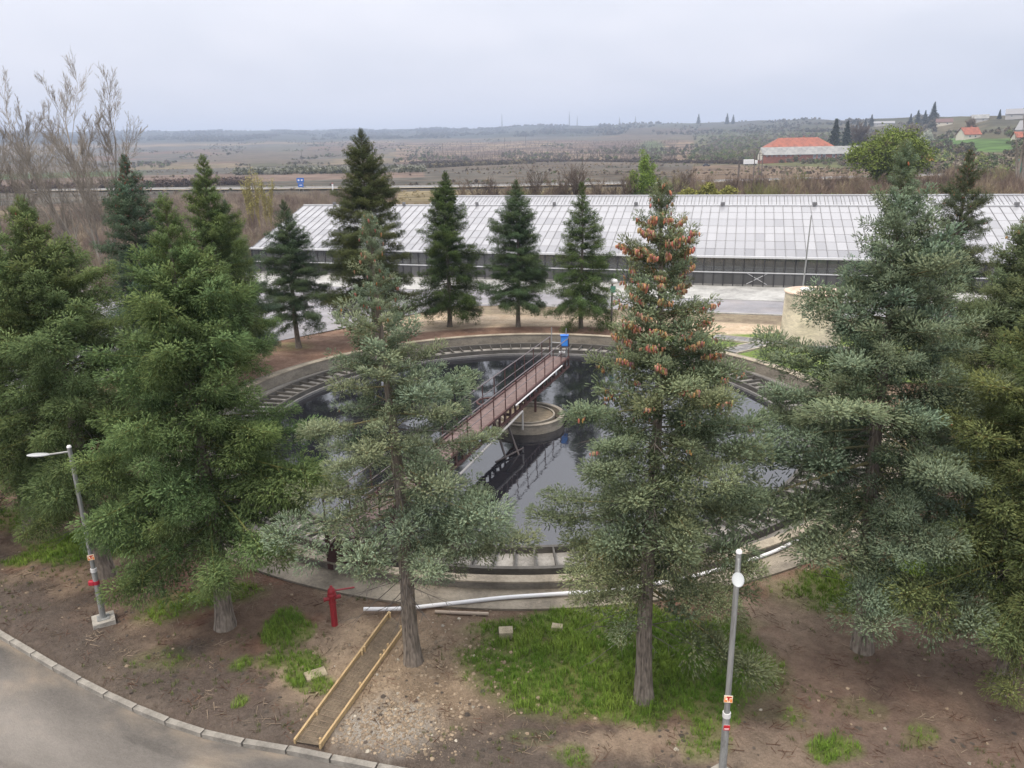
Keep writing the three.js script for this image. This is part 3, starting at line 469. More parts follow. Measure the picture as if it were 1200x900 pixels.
spruce({ label: 'tall yellow green spruce with a forked top, behind the thick light green spruce', x: -15.1, z: -39.7, H: 11.75, y0: 1.5, R: 2.8, seed: 88, set: 'droop', color: [0.115, 0.158, 0.07], dens: 6, pw: 0.8, fill: 0.7 });
spruce({ label: 'bluish spruce low on the left bank of the tank beside the yellow green spruce', x: -15.3, z: -42.6, H: 9.4, y0: 1.4, R: 2.7, seed: 99, color: [0.11, 0.15, 0.115], dens: 6, pw: 0.8, fill: 0.7 });
spruce({ label: 'dark spruce with bare lower trunk beyond the tank, leftmost of that row', x: -13.69, z: -48.04, H: 9.0, y0: 2.2, R: 2.75, seed: 110, color: [0.065, 0.095, 0.06], dens: 6, pw: 0.85, trunk: 0.19 });
spruce({ label: 'tallest dark spruce of the row beyond the tank, rising above the hills', x: -8.98, z: -49.5, H: 13.1, y0: 2.6, R: 3.4, seed: 121, color: [0.075, 0.09, 0.045], dens: 6, pw: 0.8, trunk: 0.22, gap: 0.08 });
spruce({ label: 'dark green conical spruce before the greenhouse, just right of the tallest one', x: -4.35, z: -53.45, H: 10.37, y0: 1.5, R: 2.9, seed: 132, set: 'droop', color: [0.07, 0.105, 0.042], dens: 7, pw: 0.8, foot: 0.95, trunk: 0.19, lump: 0.16, lean: [0.1, 0] });
spruce({ label: 'dark green conical spruce before the greenhouse, in the middle of three even ones', x: 0.56, z: -53.02, H: 9.75, y0: 1.7, R: 2.65, seed: 143, color: [0.07, 0.105, 0.06], dens: 8, pw: 0.75, foot: 0.95, trunk: 0.17, lump: 0.2, fill: 0.9 });
spruce({ label: 'dark green conical spruce before the greenhouse, beside the short lamp post', x: 4.87, z: -52.11, H: 9.6, y0: 1.5, R: 2.8, seed: 154, set: 'droop', color: [0.085, 0.125, 0.055], dens: 6, pw: 0.95, trunk: 0.17, lump: 0.14, el0: -0.3, foot: 0.95 });
spruce({ label: 'dark spruce with brown cones behind the broad blue spruce, its arm crossing the greenhouse roof', x: 22.4, z: -38.8, H: 11.3, y0: 1.6, R: 3.0, seed: 165, color: [0.085, 0.105, 0.07], dens: 5, pw: 0.8, gap: 0.14, lump: 0.3, cones: (q) => (q > 0.6 ? 2.5 : 0), coneColor: [0.2, 0.11, 0.06] });
spruce({ label: 'grey green spruce with a pale top at the right edge, behind the olive spruce', x: 15.2, z: -22.6, H: 10.1, y0: 1.5, R: 3.0, seed: 176, color: [0.135, 0.165, 0.105], dens: 7, pw: 0.8, fill: 0.8, cones: (q) => (q > 0.85 ? 2 : 0), coneColor: [0.3, 0.16, 0.07] });
spruce({ label: 'olive yellow spruce cut by the right edge with low hanging boughs and a few cones', x: 11.1, z: -14.7, H: 9.9, y0: 1.9, R: 2.9, seed: 187, set: 'droop', color: OLIVE, dens: 7, pw: 0.7, fill: 0.85, lump: 0.25, cones: (q) => 0.35, coneColor: [0.36, 0.24, 0.13] });
// ------------------------------------------------------------ small things in front
{
  const hyd = thing('fire_hydrant', 'red pillar fire hydrant standing in the soil beside the ring walkway', 'fire hydrant', [-4.84, 0, -17.7], 0.4);
  part(hyd, 'barrel', new THREE.LatheGeometry([[0.085, -0.1], [0.085, 0.62], [0.1, 0.63], [0.1, 0.68], [0.085, 0.69], [0.088, 0.86], [0.12, 0.87], [0.12, 0.92], [0.1, 0.94]].map((p) => new THREE.Vector2(...p)), 20), MB.red);
  part(hyd, 'bonnet', new THREE.LatheGeometry([[0.1, 0.94], [0.105, 1.0], [0.085, 1.07], [0.04, 1.1], [0.035, 1.16], [0, 1.165]].map((p) => new THREE.Vector2(...p)), 20), MB.red);
  for (const s of [-1, 1]) { const o = part(hyd, 'outlet', rod([s * 0.07, 0.8, 0], [s * 0.19, 0.8, 0], 0.055, 0.05, 14), MB.red); part(o, 'cap', rod([s * 0.19, 0.8, 0], [s * 0.225, 0.8, 0], 0.062, 0.062, 10), M(0.24, 0.03, 0.035, 0.5)); }
  const key = solo('hydrant_key', merge([rod([-4.75, 0.98, -17.78], [-4.3, 0.92, -18.0], 0.022)]), M(0.32, 0.05, 0.06, 0.5), 'thin red bar sticking out sideways from the top of the fire hydrant', 'bar');
  // timber formwork for a path
  const board = (a, b, label, stakes, sd) => {
    const t = thing('formwork_board', label, 'board', [0, 0, 0], 0, 'timber formwork boards'), R = rngOf(sd);
    part(t, 'plank', muv(bar([a[0], 0.1, a[1]], [b[0], 0.03, b[1]], 0.045, 0.14)), MB.wood);
    const nx = -(b[1] - a[1]), nz = b[0] - a[0], l = Math.hypot(nx, nz), o = sd % 2 ? 0.055 : -0.055;
    for (const s of stakes) { const x = lerp(a[0], b[0], s) + nx / l * o, z = lerp(a[1], b[1], s) + nz / l * o; part(t, 'stake', muv(bar([x, -0.15, z], [x + 0.02 * (R() - 0.5), lerp(0.2, 0.12, s), z], 0.05, 0.045)), MB.wood); }
  };
  board([-3.42, -18.0], [-4.77, -13.42], 'long yellow timber board on edge, the one of the pair nearer the hydrant', [0.02, 0.33, 0.36, 0.82], 4);
  board([-2.93, -17.35], [-4.2, -13.28], 'long yellow timber board on edge, the one of the pair nearer the thin spruce trunk', [0.02, 0.2, 0.26, 0.3, 0.55, 0.97], 7);
  const mesh = thing('rebar_mesh', 'grid of thin rusty rods lying on the soil between the two timber boards', 'steel mesh', [0, 0, 0]), rm = M(0.28, 0.21, 0.15, 0.8);
  for (let i = 0; i < 5; i++) { const f = (i + 0.5) / 5; part(mesh, 'rod', rod([lerp(-3.36, -2.98, f), 0.055, lerp(-17.85, -17.4, f)], [lerp(-4.7, -4.27, f), 0.035, lerp(-13.5, -13.35, f)], 0.0045, 0.0045, 5), rm); }
  for (let i = 0; i < 26; i++) { const f = (i + 0.5) / 26; part(mesh, 'rod', rod([lerp(-3.4, -4.72, f), 0.07, lerp(-17.8, -13.5, f)], [lerp(-2.98, -4.24, f), 0.068, lerp(-17.42, -13.36, f)], 0.0045, 0.0045, 5), rm); }
  const bed = new THREE.Shape([[-3.4, 17.98], [-2.95, 17.45], [-4.2, 13.3], [-4.75, 13.42]].map((p) => new THREE.Vector2(...p)));
  const bg = new THREE.ShapeGeometry(bed); bg.rotateX(-Math.PI / 2); bg.translate(0, 0.035, 0); struct('gravel_bed', muv(bg), M(0.42, 0.34, 0.25, 0.95, { map: rep(concreteTex, 0.8), bumpMap: rep(fineBump, 0.9), bumpScale: 0.05 }));
  // loose pieces
  const blk = (x, z, w, h, d, turn, label) => { const R = rngOf(Math.round(x * 100 + 777)), g = new RoundedBoxGeometry(w, h, d, 3, 0.02), p = g.attributes.position; for (let i = 0; i < p.count; i++) { const q = 0.06 * n3(p.getX(i) * 6 + x, p.getY(i) * 6, p.getZ(i) * 6); p.setXYZ(i, p.getX(i) * (1 + q), p.getY(i) * (1 + q), p.getZ(i) * (1 + q)); } g.computeVertexNormals(); const m = solo('concrete_block', muv(g), concrete(0.5, 0.44, 0.33, 0.9), label, 'concrete block'); m.position.set(x, h / 2 - 0.02, z); m.rotation.y = turn; };
  blk(-0.28, -17.0, 0.36, 0.24, 0.3, 0.05, 'larger pale concrete block at the edge of the grass, near the short pipe');
  blk(1.06, -17.3, 0.3, 0.13, 0.22, -0.2, 'smaller pale concrete block lying in the bright grass near the tank walkway');
  blk(-4.85, -15.65, 0.5, 0.07, 0.34, 0.5, 'flat broken concrete slab half sunk in the soil left of the timber boards');
  solo('wood_stake', muv(bar([-2.62, -0.05, -16.1], [-2.64, 0.3, -16.05], 0.05, 0.03)), M(0.42, 0.24, 0.12, 0.8), 'short reddish wooden stake against the foot of the thin leaning trunk', 'stake');
  solo('short_pipe', rod([-2.2, 0.06, -18.1], [-0.75, 0.06, -17.95], 0.045, 0.045, 12), M(0.42, 0.34, 0.27, 0.8), 'short beige pipe lying on the soil at the edge of the walkway', 'pipe');
  { const pts = [[-4.15, 0.12, -18.2], [-3.2, 0.1, -18.22], [-1.8, 0.1, -18.42], [-0.4, 0.12, -18.62], [0.8, 0.14, -18.7], [2.0, 0.17, -18.75], [2.9, 0.13, -18.9], [4.0, 0.12, -19.2], [5.0, 0.12, -19.5], [6.4, 0.12, -20.1], [7.8, 0.13, -20.8], [9.3, 0.12, -21.9]];
    const g = tube(pts, 0.055, 8, 90); solo('white_hose', g, MB.white, 'long white plastic pipe lying along the outer edge of the tank walkway', 'pipe'); }
  // lamps
  const cv = (w, h, f) => { const c = document.createElement('canvas'); c.width = w; c.height = h; f(c.getContext('2d'), w, h); const t = new THREE.CanvasTexture(c); t.colorSpace = THREE.SRGBColorSpace; return t; };
  const warn = cv(128, 128, (g, w, h) => { g.fillStyle = '#f0d9b8'; g.fillRect(0, 0, w, h); g.fillStyle = '#ee8f52'; g.fillRect(6, 40, 44, 80); g.fillRect(88, 60, 36, 60); g.fillStyle = '#fff3e0'; g.beginPath(); g.arc(36, 66, 17, 0, 7); g.fill(); g.fillStyle = '#c01f1c'; g.fillRect(40, 20, 74, 24); g.beginPath(); g.moveTo(56, 40); g.lineTo(86, 40); g.lineTo(74, 72); g.lineTo(88, 72); g.lineTo(64, 116); g.lineTo(66, 82); g.lineTo(52, 82); g.fill(); });
  const redT = cv(128, 128, (g, w, h) => { g.fillStyle = '#c4232e'; g.fillRect(0, 0, w, h); g.fillStyle = '#8e1420'; g.fillRect(0, 60, w, 8); g.fillStyle = '#f4dede'; g.fillRect(14, 78, 100, 12); g.fillRect(22, 98, 84, 14); });
  const lamp = (x, z, armAz, label, tags) => {
    const t = thing('street_lamp', label, 'street lamp', [x, 0, z], 0, 'galvanised street lamps');
    part(t, 'footing', muv(rbox(0.55, 0.22, 0.55, 0.015, 0, 0.0, 0)), concrete(0.5, 0.48, 0.45, 0.8)).rotation.y = 0.55;
    part(t, 'base_flange', rbox(0.3, 0.025, 0.3, 0.005, 0, 0.122, 0), MB.galv).rotation.y = 0.55;
    part(t, 'pole', merge([rod([0, 0.1, 0], [0, 1.58, 0], 0.075, 0.07, 20), rod([0, 1.58, 0], [0, 5.05, 0], 0.056, 0.05, 20)]), MB.galv);
    part(t, 'collar', merge([rod([0, 1.52, 0], [0, 1.62, 0], 0.08, 0.078, 20)]), M(0.6, 0.6, 0.6, 0.5));
    part(t, 'pole_cap', new THREE.LatheGeometry([[0, 5.11], [0.035, 5.1], [0.056, 5.07], [0.056, 5.04]].reverse().map((p) => new THREE.Vector2(...p)), 16), MB.white);
    const c = Math.cos(armAz), s = Math.sin(armAz), q = (r, y) => [c * r, y, s * r];
    part(t, 'arm', merge([rod(q(0.03, 4.93), q(0.55, 4.9), 0.026, 0.026, 12)]), MB.galv);
    const hd = part(t, 'lamp_head', (() => { const g = new THREE.SphereGeometry(1, 24, 12); g.scale(0.27, 0.04, 0.105); return g; })(), M(0.42, 0.44, 0.45, 0.45)); hd.position.set(...q(0.72, 4.92)); hd.rotation.y = -armAz; hd.rotation.z = 0.06;
    const df = part(hd, 'diffuser', (() => { const g = new THREE.SphereGeometry(1, 20, 10, 0, Math.PI * 2, Math.PI / 2, Math.PI / 2); g.scale(0.21, 0.038, 0.085); g.translate(0.02, -0.009, 0); return g; })(), M(0.5, 0.62, 0.62, 0.2));
    const plate = (y, w, mat, dz = 0.062) => { const m = part(t, 'sticker', new THREE.BoxGeometry(w, w, 0.006).translate(0, y, dz), [MB.white, MB.white, MB.white, MB.white, mat, MB.white]); return m; };
    plate(tags[0], 0.16, new THREE.MeshStandardMaterial({ map: warn, roughness: 0.6 })).rotation.y = tags[2];
    if (tags[3]) { part(t, 'clamp', merge([rod([0, tags[1] - 0.05, 0], [0, tags[1] + 0.05, 0], 0.082, 0.082, 16), rbox(0.16, 0.14, 0.12, 0.03, -0.1, tags[1], 0.03)]), M(0.4, 0.02, 0.04, 0.4)); } else plate(tags[1], 0.12, new THREE.MeshStandardMaterial({ map: redT, roughness: 0.5 }), 0.08).rotation.y = tags[2] * 0.4;
  };
  lamp(-11.15, -18.04, Math.PI * 0.93, 'galvanised street lamp on a square concrete footing by the curved kerb, at left', [1.97, 1.2, 0.4, true]);
  lamp(3.99, -12.2, 1.86, 'galvanised street lamp in front with round head and red sticker, its foot below the picture', [1.97, 1.33, -0.15, false]);
  // beyond the tank
  const sl = thing('short_lamp_post', 'short dark lamp post with a white head right of the row of dark spruces', 'lamp post', [6.95, 0, -51.9]);
  part(sl, 'post', rod([0, 0, 0], [0, 3.1, 0], 0.075, 0.06, 10), M(0.12, 0.11, 0.1, 0.7)); part(sl, 'sign_plate', rbox(0.34, 0.45, 0.03, 0.005, 0.05, 2.75, 0.08), M(0.1, 0.28, 0.2, 0.6));
  part(sl, 'lamp_head', (() => { const g = new THREE.SphereGeometry(0.26, 16, 10); g.scale(1, 0.75, 1); return g.translate(0.12, 3.3, 0); })(), MB.white);
  const si = thing('round_silo', 'squat round cream tank with a white hatch, beside the slab path', 'storage tank', [19.05, 0, -47.6]);
  part(si, 'shell', new THREE.CylinderGeometry(1.72, 1.82, 3.2, 56).translate(0, 1.55, 0), M(0.85, 0.78, 0.63, 0.7, { map: rep(concreteTex, 2, 1) }));
  part(si, 'roof', new THREE.LatheGeometry([[0, 3.3], [1.5, 3.2], [1.78, 3.17], [1.78, 3.1]].reverse().map((p) => new THREE.Vector2(...p)), 56), M(0.72, 0.56, 0.46, 0.75, { map: rep(concreteTex, 1) }));
  part(si, 'hatch', merge([rod([-0.62, 3.2, 0.55], [-0.62, 3.38, 0.55], 0.42, 0.42, 28), rod([-0.62, 3.38, 0.55], [-0.62, 3.44, 0.55], 0.46, 0.4, 28)]), MB.white);
  part(si, 'vent_pipe', merge([rod([0.0, 3.2, 0.8], [0.0, 3.5, 0.8], 0.06, 0.06, 10)]), MB.steel);
  solo('thin_mast', rod([23.6, 0, -61.4], [23.75, 6.6, -61.4], 0.07, 0.05, 8), MB.galv, 'thin grey mast standing in front of the greenhouse beside the cream tank', 'mast');
}
// ------------------------------------------------------------ greenhouse
{
  const g = thing('greenhouse', 'long glass greenhouse with shallow pale roof and dark mullioned front wall', 'greenhouse', [0, 0, 0]);
  const P3 = (s, n, y) => { const p = gpt(s, n); return [p[0], y, p[1]]; };
  const cw = 0.85, s0 = -28, N = 124, h0 = 2.65, h1 = 6.2, n1 = 11.2, R = rngOf(9);
  const glass = [0, 1, 2, 3].map((i) => new THREE.MeshPhysicalMaterial({ color: lin(0.43 - i * 0.05, 0.435 - i * 0.05, 0.46 - i * 0.05), roughness: 0.22, transmission: 0.3, thickness: 0, ior: 1.5 }));
  const clear = new THREE.MeshPhysicalMaterial({ color: lin(0.6, 0.62, 0.62), roughness: 0.03, transmission: 0.9, thickness: 0, ior: 1.5 });
  const dkp = [0.06, 0.075, 0.09].map((k) => M(k, k, k * 1.02, 0.35)), frame = M(0.15, 0.15, 0.155, 0.5), alu = M(0.6, 0.61, 0.63, 0.4, { metalness: 0.2 });
  // a thin pane between two slopes: quad with thickness, built at the origin and placed by matrix
  const rows = 7, basis = (a, b) => { const A = V(...a), B = V(...b), z = B.clone().sub(A).normalize(), x = V(GA[0], 0, GA[1]), y = z.clone().cross(x).normalize(); return new THREE.Matrix4().makeBasis(x, y, z); };
  const rot = basis(P3(0, 0, h0), P3(0, n1, h1)), L = Math.hypot(n1, h1 - h0), pr = L / rows, pg = box(cw - 0.05, 0.012, pr - 0.02), rest = [[], [], [], []], at = (s, f, lift = 0) => { const p = P3(s, n1 * f, lerp(h0, h1, f) + lift); return rot.clone().setPosition(...p); };
  for (let i = 0; i < N; i++) for (let r = 0; r < rows; r++) {
    const s = s0 + (i + 0.5) * cw, m = at(s, (r + 0.5) / rows, (R() - 0.5) * 0.01), band = [2, 1, 1, 0, 1, 0, 0][r], k = clamp(band + (R() < 0.12 ? 1 : 0) - (R() < 0.1 ? 1 : 0), 0, 3);
    if (r < 4 && s < 35.5) { const q = part(g, 'roof_pane', pg, glass[k]); q.applyMatrix4(m); } else rest[k].push(pg.clone().applyMatrix4(m));
  }
  // hidden slope, second span, its far slope
  const slope = (a0, a1, na, ha, nb, hb, k) => { const l = Math.hypot(nb - na, hb - ha), rw = Math.max(3, Math.round(l / 1.7)), rt = basis(P3(0, na, ha), P3(0, nb, hb)), gg = box(cw - 0.05, 0.012, l / rw - 0.02), n = Math.round((a1 - a0) / cw); for (let i = 0; i < n; i++) for (let r = 0; r < rw; r++) { const f = (r + 0.5) / rw; rest[clamp(k + (r % 2) + (R() < 0.1 ? 1 : 0), 0, 3)].push(gg.clone().applyMatrix4(rt.clone().setPosition(...P3(a0 + (i + 0.5) * cw, lerp(na, nb, f), lerp(ha, hb, f))))); } };
  slope(s0, s0 + N * cw, n1, h1, 18, 4.1, 1); slope(-17, 78, 18, 4.1, 25.2, 6.35, 0); slope(-17, 78, 25.2, 6.35, 32, 4.1, 1);
  rest.forEach((l, i) => { if (l.length) { const o = part(g, 'roof_glazing', merge(l), glass[i]); o.userData.kind = 'stuff'; } });
  const mulM = M(0.035, 0.035, 0.038, 0.5), barG = muv(box(0.04, 0.07, L)), barG2 = box(0.05, 0.07, Math.hypot(7.2, 2.25)), rot2 = basis(P3(0, 18, 4.1), P3(0, 25.2, 6.35)), bars2 = [];
  for (let i = 0; i <= N; i++) {
    const q = part(g, 'glazing_bar', barG, frame); q.applyMatrix4(at(s0 + i * cw, 0.5, 0.02));
    part(g, 'mullion', box(0.085, h0 - 0.1, 0.14), mulM).applyMatrix4(new THREE.Matrix4().makeRotationY(Math.atan2(-GA[1], GA[0])).setPosition(...P3(s0 + i * cw, 0, h0 / 2)));
    const s = -17 + i * cw; if (s < 78) bars2.push(barG2.clone().applyMatrix4(rot2.clone().setPosition(...P3(s + 0.35, 21.6, 5.245))));
  }
  part(g, 'rear_glazing_bars', merge(bars2), frame).userData.kind = 'stuff';
  const hr = []; for (let r = 1; r < rows; r++) hr.push(bar(P3(s0, n1 * r / rows, lerp(h0, h1, r / rows) + 0.012), P3(s0 + N * cw, n1 * r / rows, lerp(h0, h1, r / rows) + 0.012), 0.035, 0.03));
  part(g, 'roof_purlins', merge(hr), M(0.35, 0.35, 0.36, 0.5));
  part(g, 'gutter', muv(merge([bar(P3(s0 - 0.1, -0.12, h0), P3(s0 + N * cw, -0.12, h0), 0.24, 0.17)])), alu);
  part(g, 'ridge_cap', merge([bar(P3(s0, n1, h1 + 0.06), P3(s0 + N * cw, n1, h1 + 0.06), 0.22, 0.1), bar(P3(-17, 25.2, 6.42), P3(78, 25.2, 6.42), 0.22, 0.1)]), alu);
  part(g, 'middle_rail', merge([bar(P3(s0, -0.06, 1.3), P3(s0 + N * cw, -0.06, 1.3), 0.06, 0.09)]), alu);
  part(g, 'plinth', muv(bar(P3(s0, 0.03, 0.1), P3(s0 + N * cw, 0.03, 0.1), 0.14, 0.3)), concrete(0.3, 0.3, 0.3));
  const ry = Math.atan2(-GA[1], GA[0]), up = box(cw - 0.05, 1.18, 0.012), lo = box(cw - 0.05, 1.02, 0.012), dn = [];
  for (let i = 0; i < N; i++) { const s = s0 + (i + 0.5) * cw, q = part(g, 'wall_pane', up, clear); q.position.set(...P3(s, 0, 1.94)); q.rotation.y = ry; const w = part(g, 'wall_panel', lo, dkp[Math.floor(R() * 3)]); w.position.set(...P3(s, 0, 0.76)); w.rotation.y = ry; }
  // gable end and inside
  const gable = (n0, nr, n2, s, hr1, he) => { const b = []; const m = 13; for (let i = 0; i < m; i++) { const a = lerp(n0, n2, i / m), c = lerp(n0, n2, (i + 1) / m), hh = (n) => (n < nr ? lerp(he, hr1, (n - n0) / (nr - n0)) : lerp(hr1, he, (n - nr) / (n2 - nr))), mid = (a + c) / 2; const q = box(0.012, 1, c - a - 0.06); b.push([q, mid, hh(mid) - 0.05]); } return b; };
  for (const [q, n, hh] of gable(0, n1, 18, s0, h1, 2.65)) { const o = part(g, 'gable_pane', q, glass[2]); o.scale.y = hh; o.position.set(...P3(s0, n, hh / 2)); o.rotation.y = ry; }
  for (const [q, n, hh] of gable(18, 25.2, 32, -17, 6.3, 4.1)) { const o = part(g, 'gable_pane', q, glass[2]); o.scale.y = hh; o.position.set(...P3(-17, n, hh / 2)); o.rotation.y = ry; }
  const tr = []; for (let s = s0 + 4; s < 60; s += 8.5) { tr.push(rod(P3(s, 5.6, 0), P3(s, 5.6, 4.2), 0.06, 0.06, 6), rod(P3(s, 0.2, 2.5), P3(s + 0.4, 5.6, 4.2), 0.05, 0.05, 6), rod(P3(s, 5.6, 4.25), P3(s + 3, 10.8, 5.9), 0.05, 0.05, 6), rod(P3(s + 3, 1, 2.8), P3(s, 8, 5.1), 0.05, 0.05, 6)); }
  part(g, 'inner_frame', merge(tr), MB.white);
  part(g, 'back_wall', muv(bar(P3(s0 + 1, 9.5, 1.5), P3(s0 + N * cw, 9.5, 1.5), 0.05, 3)), M(0.09, 0.085, 0.075, 0.9));
  part(g, 'floor', bar(P3(s0 + 0.5, 9, -0.02), P3(s0 + N * cw, 9, -0.02), 17.5, 0.12), M(0.1, 0.085, 0.07, 0.95));
  part(g, 'planting_rows', merge([0, 1, 2].map((i) => bar(P3(s0 + 1, 1.6 + i * 1.7, 0.6), P3(s0 + N * cw, 1.6 + i * 1.7, 0.6), 0.5, 0.9))), M(0.16, 0.15, 0.12, 0.9, { map: rep(concreteTex, 0.5) }));
  part(g, 'wind_brace', merge([rod(P3(21.6, -0.04, 0.3), P3(23.3, -0.04, 1.25), 0.022, 0.022, 6), rod(P3(23.3, -0.04, 0.3), P3(21.6, -0.04, 1.25), 0.022, 0.022, 6)]), alu);
  for (let s = -24; s < 60; s += 8.6) part(g, 'ridge_motor', box(0.34, 0.3, 0.3), frame).position.set(...P3(s, n1 - 0.1, h1 + 0.22));
}
// ------------------------------------------------------------ land beyond the yard
const AZ = [[-60, 800, 4500], [-5, 800, 4500], [5, 740, 3600], [19, 500, 2300], [25, 390, 1500], [31, 260, 950], [60, 240, 900]];
function landAt(az) { let i = 0; while (i < AZ.length - 2 && az > AZ[i + 1][0]) i++; const a = AZ[i], b = AZ[i + 1], t = clamp((az - a[0]) / (b[0] - a[0])); return [Math.exp(lerp(Math.log(a[1]), Math.log(b[1]), t)), Math.exp(lerp(Math.log(a[2]), Math.log(b[2]), t))]; }
function landH(x, z) {
  const d = Math.hypot(x, z); if (z > 0) return 0;
  const az = Math.atan2(x, -z) / D2R, [df, D] = landAt(clamp(az, -60, 60));
  if (d < df) return 0;
  const top = 0.0258 + 0.0022 * fbm(az * 0.16, 1.5, 4) + 0.0015 * fbm(az * 0.7, 9, 3), t = Math.log(d / df) / Math.log(D / df), e = t < 1 ? lerp(-12 / df, top, Math.pow(t, 0.92)) : top - 0.012 * (t - 1);
  return Math.max(0, 12 + e * d + sstep(df, df * 1.6, d) * d * 0.0022 * fbm(x * 0.0023, z * 0.0023, 4));
}
function landColor(x, z, d, az) {
  const [df, D] = landAt(clamp(az, -60, 60)), q = Math.log(d / df) / Math.log(D / df);            // 0 where the hill starts, 1 on the ridge
  const w = fbm(x * 0.004, z * 0.004, 4, 2), m = fbm(x * 0.02, z * 0.02, 4, 5), f = fbm(x * 0.12, z * 0.12, 3, 7);
  const brown = [0.165, 0.135, 0.1], grey = [0.14, 0.13, 0.108], tan = [0.3, 0.225, 0.145], scrub = [0.125, 0.12, 0.07], green = [0.11, 0.17, 0.055], wood = [0.055, 0.062, 0.045], rust = [0.2, 0.135, 0.1];
  let c;
  if (d < 250) { c = mix3([0.2, 0.155, 0.115], [0.16, 0.14, 0.085], sstep(-0.2, 0.3, w + m)); if (az < -12 && z > -215) c = mix3(c, [0.17, 0.125, 0.1], 0.7); c = mix3(c, [0.27, 0.225, 0.14], sstep(0.1, 0.4, m + f * 0.4) * 0.6); if (az > -25 && d > 190) c = mix3(c, [0.27, 0.22, 0.13], 0.6); }
  else if (q < 0) {
    c = mix3(brown, grey, sstep(-0.1, 0.2, w)); const rowz = Math.sin(z * 0.16 + x * 0.02 + m); c = mix3(c, rust, 0.25 * sstep(0.2, 1, rowz));
    if (az < -6) { const b2 = sstep(390, 400, d + w * 60); c = mix3(c, [0.25, 0.18, 0.145], b2 * 0.8); c = mix3(c, grey, sstep(560, 570, d + w * 60)); }
    if (az < -24 && d > 560) c = mix3(c, green, sstep(-23.5, -26, az + m) * sstep(560, 600, d) * (1 - sstep(760, 800, d)) * 0.85);
    if (az > 13) { c = mix3([0.25, 0.185, 0.13], scrub, sstep(-0.05, 0.25, w + m * 0.6)); c = mix3(c, [0.36, 0.29, 0.2], sstep(0.22, 0.4, m + 0.4 * f) * 0.7); }
  } else {
    const band = Math.floor(q * 7 + w * 1.4 + 0.6 * m), cell = hash(band * 7 + Math.floor((az + w * 6) / 7), band * 3 + 1);
    c = cell < 0.3 ? brown : cell < 0.5 ? grey : cell < 0.65 ? rust : cell < 0.85 ? scrub : [0.24, 0.19, 0.125];
    c = mix3(c, scrub, sstep(0.05, 0.35, m) * 0.7);
    if (az > -8 && az < 14 && q < 0.55) { c = mix3(rust, tan, sstep(-0.1, 0.25, m + 0.3 * f)); const ln = Math.sin((q + 0.05 * w) * 90); c = mix3(c, [0.1, 0.085, 0.06], sstep(0.35, 0.9, ln) * 0.6); c = mix3(c, green, blob(az, q, 10.2, 0.3, 0.9, 0.26, 0.3) * 0.8); }
    if (az <= -8) c = mix3(c, tan, sstep(0.58, 0.61, q + 0.03 * m) * (1 - sstep(0.64, 0.67, q + 0.03 * m)) * 0.8);
    if (az > 13 && az < 27) c = mix3(c, mix3(scrub, [0.13, 0.14, 0.05], 0.5 + m), 0.8 * (1 - sstep(0.75, 0.85, q)));
    if (az >= 25) { c = mix3(c, scrub, 0.5); c = mix3(c, [0.1, 0.185, 0.05], sstep(25.5, 26.5, az) * sstep(0.42, 0.46, q) * (1 - sstep(0.62, 0.66, q)) * (1 - sstep(32, 33, az)) * 0.9); c = mix3(c, [0.3, 0.25, 0.18], sstep(0.28, 0.33, q) * (1 - sstep(0.38, 0.44, q)) * 0.5); }
    c = mix3(c, wood, sstep(0.66, 0.74, q + 0.06 * w) * lerp(0.95, 0.45, sstep(4, 12, az)) * (az > 27 ? 0.3 : 1));
  }
  const fur = Math.sin(z * 0.55 + x * 0.12 + 5 * w) * Math.exp(-d / 900), k = (1 + 0.75 * f + 0.45 * m + 0.2 * fur + 0.5 * fbm(x * 0.35, z * 0.35, 2, 11) * Math.exp(-d / 700)) * (q < 0 ? 0.56 : 0.6); return [c[0] * k, c[1] * k, c[2] * k];
}
{
  const azs = []; for (let a = -180; a < 180;) { azs.push(a); a += a > -40 && a < 40 - 1e-6 ? 0.16 : 4; if (a > -44 && a < -40) a = -40; } azs.push(180);
  const ds = []; for (let d = 55; d < 9000; d *= d < 120 ? 1.03 : d < 3500 ? 1.0075 : 1.02) ds.push(d);
  const nA = azs.length, nD = ds.length, P = new Float32Array(nA * nD * 3), C = new Float32Array(nA * nD * 3), I = [];
  for (let j = 0; j < nD; j++) for (let i = 0; i < nA; i++) {
    const a = azs[i] * D2R, d = ds[j], x = Math.sin(a) * d, z = -Math.cos(a) * d, o = (j * nA + i) * 3;
    const inside = Math.abs(x) < 42.5 && z < 16 && z > -68.5;
    P[o] = x; P[o + 1] = inside ? -0.4 : landH(x, z) + (d > 90 ? 0.25 * fbm(x * 0.06, z * 0.06, 3) : 0) - 0.03; P[o + 2] = z;
    const c = landColor(x, z, d, azs[i]); C[o] = c[0]; C[o + 1] = c[1]; C[o + 2] = c[2];
    if (j && i < nA - 1) { const p = (j - 1) * nA + i, q = j * nA + i; I.push(p, p + 1, q, q, p + 1, q + 1); }
  }
  const g = new THREE.BufferGeometry(); g.setAttribute('position', new THREE.BufferAttribute(P, 3)); g.setAttribute('color', new THREE.BufferAttribute(C, 3)); g.setIndex(I); g.computeVertexNormals();
  struct('terrain', g, new THREE.MeshPhysicalMaterial({ vertexColors: true, roughness: 1, specularIntensity: 0.1 }));
  // inner disc under the yard, towards the camera
  const cap = new THREE.CircleGeometry(60, 48); cap.rotateX(-Math.PI / 2); cap.translate(0, -0.45, 0); struct('subsoil', cap, M(0.12, 0.1, 0.08, 1));
}
